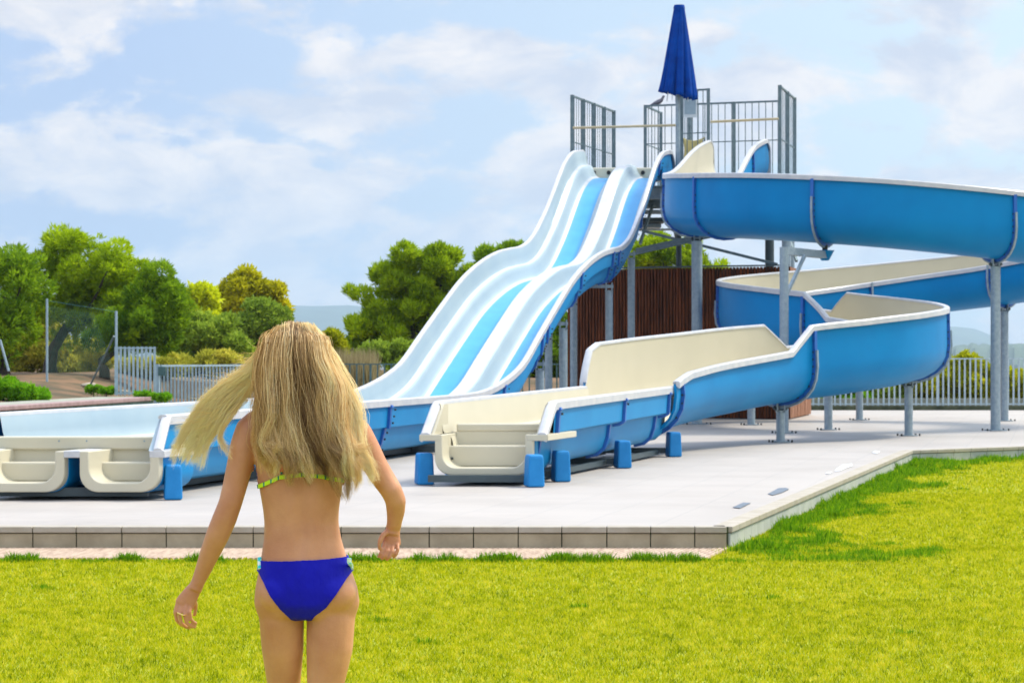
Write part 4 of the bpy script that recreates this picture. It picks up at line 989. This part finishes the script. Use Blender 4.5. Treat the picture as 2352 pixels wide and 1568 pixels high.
# crown fuzz
for _ in range(700):
    a = hr.uniform(-2.9, .0+hr.uniform(-.2,.05)); px = 690+64*math.cos(a)*hr.uniform(.8,1.06); py = 806+66*math.sin(a)*hr.uniform(.85,1.03)
    l_ = hr.uniform(6, 26); dx_ = (px-690)/64; pts = [Q(px+dx_*l_*.4*t_+2*math.sin(t_*5+px), py-4*math.sin(t_*2.2)+l_*t_*t_*1.4, hr.uniform(-.05,.03)) for t_ in [i/7 for i in range(8)]]
    P0 = pts[0].y; pts = [Vector((p.x, P0+.01*i/7, p.z)) for i, p in enumerate(pts)]
    strand(pts, .00045, hr.uniform(.45,1))
# loose strays around the blown lock
for _ in range(700):
    f = hr.random(); s0 = (620-150*f+hr.gauss(0,8), 820+150*f+hr.gauss(0,14)); ang = hr.uniform(2.0,3.6); l_ = hr.uniform(30,90); cv_ = hr.uniform(-1.2,1.2); pts = []; dy0 = hr.uniform(-.06,.02)
    x_, y_ = s0
    for i in range(10):
        pts.append(Q(x_, y_, dy0)); x_ += math.cos(ang)*l_/10; y_ += math.sin(ang)*l_/10*.9+1.2; ang += cv_/10
    strand(pts, .0004, hr.uniform(.6,1))
HV = np.concatenate(verts); o = np_mesh('hair_strands', HV, 4, [hair_m], np.concatenate(tones), hd_)
o.matrix_parent_inverse = Matrix(); 

# ================================================================== vegetation
FOL = {
 'pine': attr_mat('pine_foliage', [(0.078,0.163,0.006),(0.243,0.360,0.008),(0.435,0.576,0.010),(0.640,0.744,0.012)], spec=.06, transl=.5),
 'pine_dark': attr_mat('dark_pine_foliage', [(0.045,0.125,0.010),(0.141,0.258,0.010),(0.275,0.432,0.012),(0.448,0.600,0.018)], spec=.06, transl=.45),
 'yellow': attr_mat('yellow_green_foliage', [(0.358,0.422,0.008),(0.672,0.730,0.012),(0.900,0.900,0.016)], spec=.06, transl=.4),
 'ochre': attr_mat('ochre_foliage', [(0.205,0.216,0.008),(0.474,0.456,0.010),(0.717,0.648,0.012)], spec=.06, transl=.5),
 'olive': attr_mat('olive_foliage', [(0.113,0.192,0.020),(0.269,0.384,0.036),(0.448,0.557,0.056)], spec=.06, transl=.45),
 'pale': attr_mat('dry_scrub_foliage', [(0.269,0.288,0.028),(0.516,0.499,0.056),(0.762,0.672,0.096)], spec=.06, transl=.45),
 'straw': attr_mat('dry_reed', [(.20,.15,.06),(.36,.29,.13),(.50,.42,.22)], transl=.2),
 'bush': attr_mat('bright_bush_foliage', [(0.070,0.192,0.006),(0.175,0.416,0.010),(0.350,0.608,0.016)], spec=.06, transl=.5),
 'bushy': attr_mat('yellow_bush_foliage', [(0.123,0.160,0.006),(0.385,0.416,0.010),(0.665,0.640,0.016)], spec=.06, transl=.5),
}
def leaves(blobs, n, ln, wd, up=.5, shell=.55, spread=.5, tuft=6):
    """blobs (x,y,z,rx,rz); tufts of narrow leaves growing outwards"""
    B = np.array(blobs, dtype=float); wgt = B[:,3]*B[:,4]; wgt = wgt/wgt.sum()
    nt_ = n//tuft; idx = rng.choice(len(B), nt_, p=wgt)
    d = rng.normal(size=(nt_,3)); d /= np.linalg.norm(d, axis=1)[:,None]
    rad = shell+(1-shell)*rng.random(nt_)**.6
    c = B[idx][:,:3]+d*rad[:,None]*np.stack([B[idx][:,3], B[idx][:,3], B[idx][:,4]], 1)
    out_ = d+np.array([0,0,up]); out_ /= np.linalg.norm(out_, axis=1)[:,None]
    c = np.repeat(c, tuft, 0); out_ = np.repeat(out_, tuft, 0)
    btone = rng.normal(0, .13, len(B)); tone = np.repeat(.5+btone[idx]+rng.normal(0,.10,nt_), tuft)+rng.normal(0,.07,nt_*tuft)
    N_ = len(c); dr = out_+rng.normal(0, spread, (N_,3)); dr /= np.linalg.norm(dr, axis=1)[:,None]
    sd_ = np.cross(dr, rng.normal(size=(N_,3))); sd_ /= np.linalg.norm(sd_, axis=1)[:,None]
    l_ = ln*(.6+.8*rng.random(N_))[:,None]; w_ = wd*(.7+.6*rng.random(N_))[:,None]
    base = c+rng.normal(0, ln*.18, (N_,3))
    v = np.stack([base-sd_*w_*.3, base+dr*l_*.5-sd_*w_*.5 , base+dr*l_, base+dr*l_*.5+sd_*w_*.5], 1).reshape(-1,3)
    return v, np.clip(tone, 0, 1)
def crown_blobs(ell, nb, r0, r1, seed, flat=.8):
    """ell: list of (px,py,d, rpx, rpy) ellipses outlining the crown; small blobs through it, more towards the outside"""
    rd = random.Random(seed); out_ = []; wts = [e[3]*e[4] for e in ell]
    for _ in range(nb):
        e = rd.choices(ell, wts)[0]; k = e[2]/5270
        while True:
            a, b_, c_ = rd.uniform(-1,1), rd.uniform(-1,1), rd.uniform(-1,1)
            m_ = a*a+b_*b_+c_*c_
            if m_ <= 1 and m_ > rd.random()*.5: break
        p = P(e[0]+a*e[3], e[1]-b_*e[4], e[2]); p.y += c_*e[3]*k*.8
        r_ = rd.uniform(r0, r1)
        if rd.random() < .4: r_ = r0*rd.uniform(.35,.8)
        out_.append((p.x, p.y, p.z, r_, r_*flat))
    return out_
def tree(name, label, cat, ell, fol, nb, r0, r1, n, ln, wd, trunk=None, seed=1, group=None, up=.5, spread=.5, limbs=9, tr=.14, flat=.8):
    d = ell[0][2]; bx = sum(e[0]*e[3] for e in ell)/sum(e[3] for e in ell)
    if trunk is None: trunk = (bx, None)
    bp = P(trunk[0], 820, d); gz = max(hfun(bp.x, d), -3); root = empty(name, (bp.x, d, gz), label, cat, group)
    bl = crown_blobs(ell, nb, r0, r1, seed, flat)
    v, tn = leaves(bl, n, ln, wd, up=up, spread=spread)
    np_mesh('crown', v, 4, [FOL[fol]], tn, root)
    q = MB(); rd = random.Random(seed+50)
    cxm = sum(b[0] for b in bl)/len(bl); czm = sum(b[2] for b in bl)/len(bl)
    fork = Vector((bp.x*.6+cxm*.4, d, gz*.45+czm*.55))
    midp = Vector((bp.x+rd.uniform(-.1,.1), d, (gz+fork.z)/2))
    q.tube([Vector((bp.x, d, gz-.3)), Vector((bp.x, d, gz+.2)), midp, fork], [tr*1.35, tr*1.05, tr*.85, tr*.7], 10)
    for b_ in rd.sample(bl, min(limbs, len(bl))):
        e = Vector(b_[:3]); m_ = fork.lerp(e, .5)+Vector((rd.uniform(-.15,.15), rd.uniform(-.15,.15), -.12))
        q.tube([fork-Vector((0,0,.1)), m_, e], [tr*.5, tr*.3, tr*.1], 6)
    q.build('trunk', M['bark'], root, smooth=True)
    return root
tree('pine_tree', 'dense green pine cut by the left edge of the photo', 'tree', [(-40,680,58,140,120),(40,590,58,65,48),(-10,760,58,100,60)], 'pine_dark', 62, .28,.5, 30000, .15,.04, (10,0), 3)
tree('pine_tree', 'broad round-topped pine with a thick trunk behind the wire-mesh fence', 'tree', [(180,610,61,115,72),(250,660,61,140,90),(110,650,61,60,70),(300,700,61,110,60),(170,730,61,90,50)], 'pine', 105, .25,.45, 56000, .14,.036, (115,0), 4, tr=.17)
tree('pine_tree', 'lower spreading pine with its trunk just left of the tall bar panel', 'tree', [(330,745,59,90,65),(360,690,59,50,65),(270,765,59,70,45),(390,720,59,45,55)], 'pine_dark', 60, .22,.4, 32000, .14,.036, (240,0), 5, tr=.13)
tree('broadleaf_tree', 'bright yellow-green tree between the big pines and the ochre one', 'tree', [(455,730,84,48,62),(430,720,84,30,50),(490,745,84,24,45)], 'yellow', 38, .3,.5, 16000, .20,.11, None, 6, spread=.9)
tree('broadleaf_tree', 'ochre-leaved tree standing tallest left of the person', 'tree', [(545,690,88,62,55),(600,700,88,45,58),(570,665,88,50,32),(625,725,88,22,50)], 'ochre', 48, .3,.5, 22000, .20,.10, None, 7, spread=.9, tr=.12)
tree('olive_tree', 'rounded grey-green tree in front of the ochre one', 'tree', [(595,745,78,52,50),(625,760,78,28,55),(560,780,78,40,45)], 'olive', 46, .3,.5, 26000, .16,.07, None, 8, spread=.8)
tree('olive_tree', 'wide pale olive shrub behind the entrance gate', 'shrub', [(470,780,70,70,52),(520,790,70,60,55),(420,800,70,40,40),(560,810,70,40,30)], 'olive', 60, .25,.45, 34000, .15,.06, None, 9, spread=.8)
tree('scrub_bush', 'dry scrub right of the broad pine trunk', 'shrub', [(190,820,66,60,35),(150,825,66,40,30)], 'pale', 30, .25,.4, 16000, .14,.05, None, 10, spread=.8)
tree('scrub_bush', 'dry pale scrub at the left edge under the pines', 'shrub', [(50,805,66,70,40),(20,820,66,60,32),(100,790,66,40,50)], 'pale', 46, .25,.4, 26000, .14,.05, None, 11, spread=.8)
tree('scrub_bush', 'pale dry scrub seen above the entrance gate', 'shrub', [(420,840,64,60,22),(340,850,64,60,24),(500,845,64,50,22)], 'pale', 34, .2,.35, 16000, .13,.05, None, 12, spread=.8)
tree('pine_tree', 'large bright pine in the middle behind the two-lane slide', 'tree', [(950,640,70,85,75),(880,690,70,85,85),(1020,660,70,80,75),(900,780,70,95,65),(850,760,70,62,75),(1080,650,70,50,60),(960,760,70,90,70),(945,588,70,34,36),(1000,600,70,34,34)], 'pine', 130, .25,.45, 84000, .165,.04, (960,0), 13, up=1.1, spread=.4, tr=.16)
tree('pine_tree', 'darker pine top peeping over the upper two-lane slide', 'tree', [(1130,640,76,60,60),(1180,620,76,50,55),(1125,585,76,24,20),(1200,575,76,22,18)], 'pine_dark', 50, .25,.42, 20000, .17,.042, None, 14, up=1.1, spread=.4)
tree('pine_tree', 'bright pine top behind the tower above the timber screen', 'tree', [(1500,600,78,60,55),(1570,610,78,55,45),(1620,625,78,50,30),(1480,575,78,30,34)], 'pine', 52, .25,.42, 24000, .17,.042, None, 15, up=1.1, spread=.4)
tree('pine_tree', 'shaded pine glimpsed between the two slides left of the timber screen', 'tree', [(1240,820,68,60,55),(1290,800,68,50,60),(1180,830,68,50,50)], 'pine_dark', 44, .25,.42, 22000, .2,.05, None, 16)
tree('scrub_bush', 'dark green scrub under the middle pine behind the dark bar fence', 'shrub', [(900,830,66,80,34),(990,820,66,70,40),(1080,820,66,60,44)], 'olive', 60, .2,.35, 26000, .13,.05, None, 18, spread=.8)
tree('scrub_bush', 'small yellow-green bush just right of the blonde head', 'shrub', [(768,800,64,22,30),(775,790,64,10,22)], 'bushy', 14, .14,.25, 6000, .13,.05, None, 17, limbs=4, tr=.04)
for k, (ex, ey, rx, ry, fol, lb) in enumerate([
    (2215,865,62,50,'bushy','tallest yellow-green bush behind the far right fence, left of the thick pole'),
    (2120,880,60,48,'bushy','rounded bush behind the fence under the end of the lowest bend'),
    (2310,890,45,45,'bushy','bush behind the far right fence between the two right-hand poles'),
    (2040,888,55,38,'olive','low green bush behind the fence right of the timber screen'),
    (1940,890,60,35,'bush','low dark-green bush closest to the timber screen behind the fence'),
    (2370,905,40,30,'bushy','bush cut by the right edge of the photo behind the fence')]):
    tree('rounded_bush', lb, 'shrub', [(ex,ey,63,rx,ry),(ex-10,ey-ry*.25,63,rx*.6,ry*.9),(ex+5,ey+35,63,rx,25)], fol, 34, .18,.32, 17000, .12,.05, None, 20+k, 'bushes behind the right-hand fence', spread=.7, limbs=5, tr=.05)
# green juniper on the bank
tree('juniper_bush', 'bright green spreading juniper on the earth bank at far left', 'shrub', [(20,897,46,64,22),(80,907,46,46,13),(-20,890,46,40,26)], 'bush', 80, .05,.13, 24000, .08,.025, None, 31, spread=.8, limbs=3, tr=.03)
for k, (x_, y_, d_, lb) in enumerate([(215,884,50.5,'small green tuft by the pale rocks on the bank'),(245,887,50,'low green tuft just above the left pool wall'),(330,897,49.7,'green tuft at the foot of the leaning brace'),(372,900,49.3,'green tuft in front of the tall bar panel')]):
    tree('bank_tuft', lb, 'plant', [(x_*1.0,y_+10,d_,18,5)], 'bush', 12, .025,.06, 1800, .07,.025, None, 40+k, 'tufts on the bank', spread=.8, limbs=2, tr=.01)
# dry reeds
def blades(pos, hgt, wd, lean, tone):
    n_ = len(pos); a = rng.random(n_)*2*np.pi; s_ = np.stack([np.cos(a), np.sin(a), np.zeros(n_)], 1)*wd[:,None]
    b_ = rng.random(n_)*2*np.pi; ln_ = np.stack([np.cos(b_), np.sin(b_), np.zeros(n_)], 1)*(lean*hgt*rng.random(n_))[:,None]
    top = pos+ln_+np.array([0,0,1])*hgt[:,None]
    return np.stack([pos-s_/2, pos+s_/2, top], 1).reshape(-1,3)
n_ = 5000; pr = np.stack([rng.uniform(-5.2,-3.6,n_), rng.uniform(59,62,n_), np.full(n_,.6)], 1)
o = np_mesh('dry_reeds', blades(pr, rng.uniform(.5,1.2,n_), np.full(n_,.03), .25, None), 3, [FOL['straw']], rng.random(n_)); tag(o, 'dry straw-coloured reeds behind the fence right of the person', kind='stuff')
n_ = 9000; pr = np.stack([rng.uniform(-3.6,-1.2,n_), rng.uniform(58.5,63,n_), np.full(n_,.4)], 1)
o = np_mesh('dry_grass', blades(pr, rng.uniform(.3,.8,n_), np.full(n_,.03), .4, None), 3, [FOL['straw']], rng.random(n_)); tag(o, 'dry grass slope behind the middle fence', kind='stuff')

# lawn blades
GR = attr_mat('lawn_blades', [(.11,.18,.002),(.34,.39,.002),(.52,.52,.003),(.74,.62,.05)], transl=.4, nscale=9.0, rough=.6, spec=.08)
def in_lawn(x, y): 
    ex = 1.66+(y-17.75)*(5.6-1.66)/(32.3-17.75); ex = np.where(y > 32.3, 5.6+(y-32.3)*1.34, ex)
    return (((y < 16.83)) | (x > ex+.02) | ((y < 17.6) & (x > 1.52)))
def scatter(n_, xr, yr, h, w_, lean):
    x = rng.uniform(*xr, n_); y = rng.uniform(*yr, n_); k = in_lawn(x, y) & (np.abs(x) < y*.25+2.6); x, y = x[k], y[k]; n2_ = len(x)
    pos = np.stack([x, y, np.full(n2_, .0)], 1); return blades(pos, h*(.5+rng.random(n2_)), np.full(n2_, w_), lean, None)
V = [scatter(470000,(-5.6,5.6),(8.2,14),.024,.0075,1.2), scatter(250000,(-6.6,6.9),(14,18),.024,.009,1.2), scatter(150000,(1.6,8.8),(17.6,25),.026,.012,1.2), scatter(80000,(3.5,11),(25,35),.028,.016,1.2)]
V = np.concatenate(V); o = np_mesh('grass', V, 3, [GR], np.clip(rng.normal(.52,.24,len(V)//3)+.06*np.sin(V[::3,0]*5.3+1.7*np.sin(V[::3,1]*2.1))*np.sin(V[::3,1]*3.7+1.3*np.sin(V[::3,0]*3.1)), 0, 1)); tag(o, 'short mown grass blades covering the lawn', kind='stuff')
GT = attr_mat('edge_grass', [(.03,.11,.003),(.09,.25,.004),(.22,.40,.006),(.42,.54,.01)], transl=.4, rough=.6, spec=.08)
def tuftset(centres):
    P_, H_ = [], []
    for (x, y, r_, h, n2_) in centres:
        a = rng.normal(0, r_*.5, (n2_,2)); q_ = np.stack([x+a[:,0]*1.6, y+a[:,1], np.zeros(n2_)], 1); P_.append(q_); H_.append(h*(.45+.7*rng.random(n2_))*np.exp(-(a**2).sum(1)/(r_*r_)*.6))
    return np.concatenate(P_), np.concatenate(H_)
cs = []
for _ in range(95): cs.append((rng.uniform(-5.6,1.7), 16.66+rng.normal(0,.05), rng.uniform(.03,.09), rng.uniform(.015,.045), 110))
for cxx in (-.55,-.2,.02,.3,.45,.62,.95,1.1,-2.2,-2.9,-3.6,-1.1,1.3): cs += [(cxx+rng.normal(0,.06), 16.66, .07, .085, 240) for _ in range(2)]
for _ in range(330):
    s_ = rng.random()**.9; y = 17.3+s_*15; x = 1.70+(y-17.75)*.2708+abs(rng.normal(0,.26))*(1+.8*math.sin(s_*25)); cs.append((x+.06, y, rng.uniform(.05,.15), rng.uniform(.03,.085)*(1.7 if rng.random() < .22 else 1), 150))
for _ in range(70): x = rng.uniform(5.8,9); y = 32.3+(x-5.6)*.75-abs(rng.normal(0,.5)); cs.append((x, y, .15, rng.uniform(.05,.13), 110))
for _ in range(26): x = 1.9+rng.random()*1.3; cs.append((x, 16.6+rng.random()*1.0, .12, .06, 130))
for x, y in ((-1.1,14.2),(-.75,12.9),(.4,13.6),(-.45,11.9),(1.6,14.1),(2.1,12.3),(-3,14.7)): cs.append((x, y, .05, .045, 90))
pp, hh = tuftset(cs); k = (pp[:,0] > 1.66+(pp[:,1]-17.75)*.2708+.01) | (pp[:,1] < 16.86) | (pp[:,1] > 32.3); k &= (pp[:,1] < 17.7) | (pp[:,0] > 1.68+(np.minimum(pp[:,1],32.3)-17.75)*.2708); k &= (pp[:,0] > 1.5) | (pp[:,1] < 16.86)
pp, hh = pp[k], hh[k]
o = np_mesh('edge_grass', blades(pp, hh, .004+hh*.06+.0004*pp[:,1], .8, None), 3, [GT], np.clip(rng.normal(.5,.2,len(pp)),0,1)); tag(o, 'longer dark-green unmown grass along the terrace edge', kind='stuff')

# ================================================================== distant land
def ridge(name, pts, d, m, label, zb=-30, depth=600):
    q = MB(); v = []; f = []; k = len(pts)
    rows_ = [(0, 0), (.25, .45), (.6, .85), (1.0, 1.0), (1.6, .75), (2.4, .0)]
    for j, (fy, fz) in enumerate(rows_):
        for i, (px, py) in enumerate(pts):
            p = P(px, py, d); y = d-depth+depth*fy+60*math.sin(i*1.3+j)
            v.append((p.x*(y/d), y, zb+(p.z-zb)*fz*(1+.015*math.sin(i*2.1+j*3))))
    for j in range(len(rows_)-1):
        for i in range(k-1): f.append((j*k+i, j*k+i+1, (j+1)*k+i+1, (j+1)*k+i))
    q.add(v, f); return tag(q.build(name, m, smooth=True), label, kind='structure')
hill_m = mat('distant_hill', (.07,.11,.07), .95, (.045,.075,.05), .004, lo=.4, hi=.6)
ridge('far_mountain', [(1900,812),(2000,790),(2080,768),(2150,752),(2195,748),(2240,756),(2290,776),(2352,800),(2450,812),(2600,815)], 8500, hill_m, 'pale blue mountain at the far right horizon', -30, 1500)
rdm = random.Random(4)
ridge('near_ridge', [(1700+i*9, 824-34*min(1, max(0, (1700+i*9-1980)/250))+rdm.uniform(-3,3)) for i in range(110)], 3200, hill_m, 'blue-green wooded ridge behind the right fence', -30, 700)
ridge('far_mountain', [(200,760),(420,722),(560,706),(640,701),(720,700),(800,702),(900,712),(1100,740),(1400,790),(1600,810)], 8000, hill_m, 'hazy blue mountain behind the trees at the centre left', -30, 1500)

# haze
hz = MB().box((0, 4960, 170), 17900, 10000, 420); 
hm = bpy.data.materials.new('haze'); hm.use_nodes = True; ht = hm.node_tree; ht.nodes.remove(ht.nodes['Principled BSDF'])
pv = ht.nodes.new('ShaderNodeVolumePrincipled'); pv.inputs['Density'].default_value = .00013; pv.inputs['Color'].default_value = (.62,.82,1,1); pv.inputs['Anisotropy'].default_value = .2
ht.links.new(pv.outputs[0], ht.nodes['Material Output'].inputs['Volume'])
tag(hz.build('haze', hm), 'thin blue haze in the distance', kind='stuff')
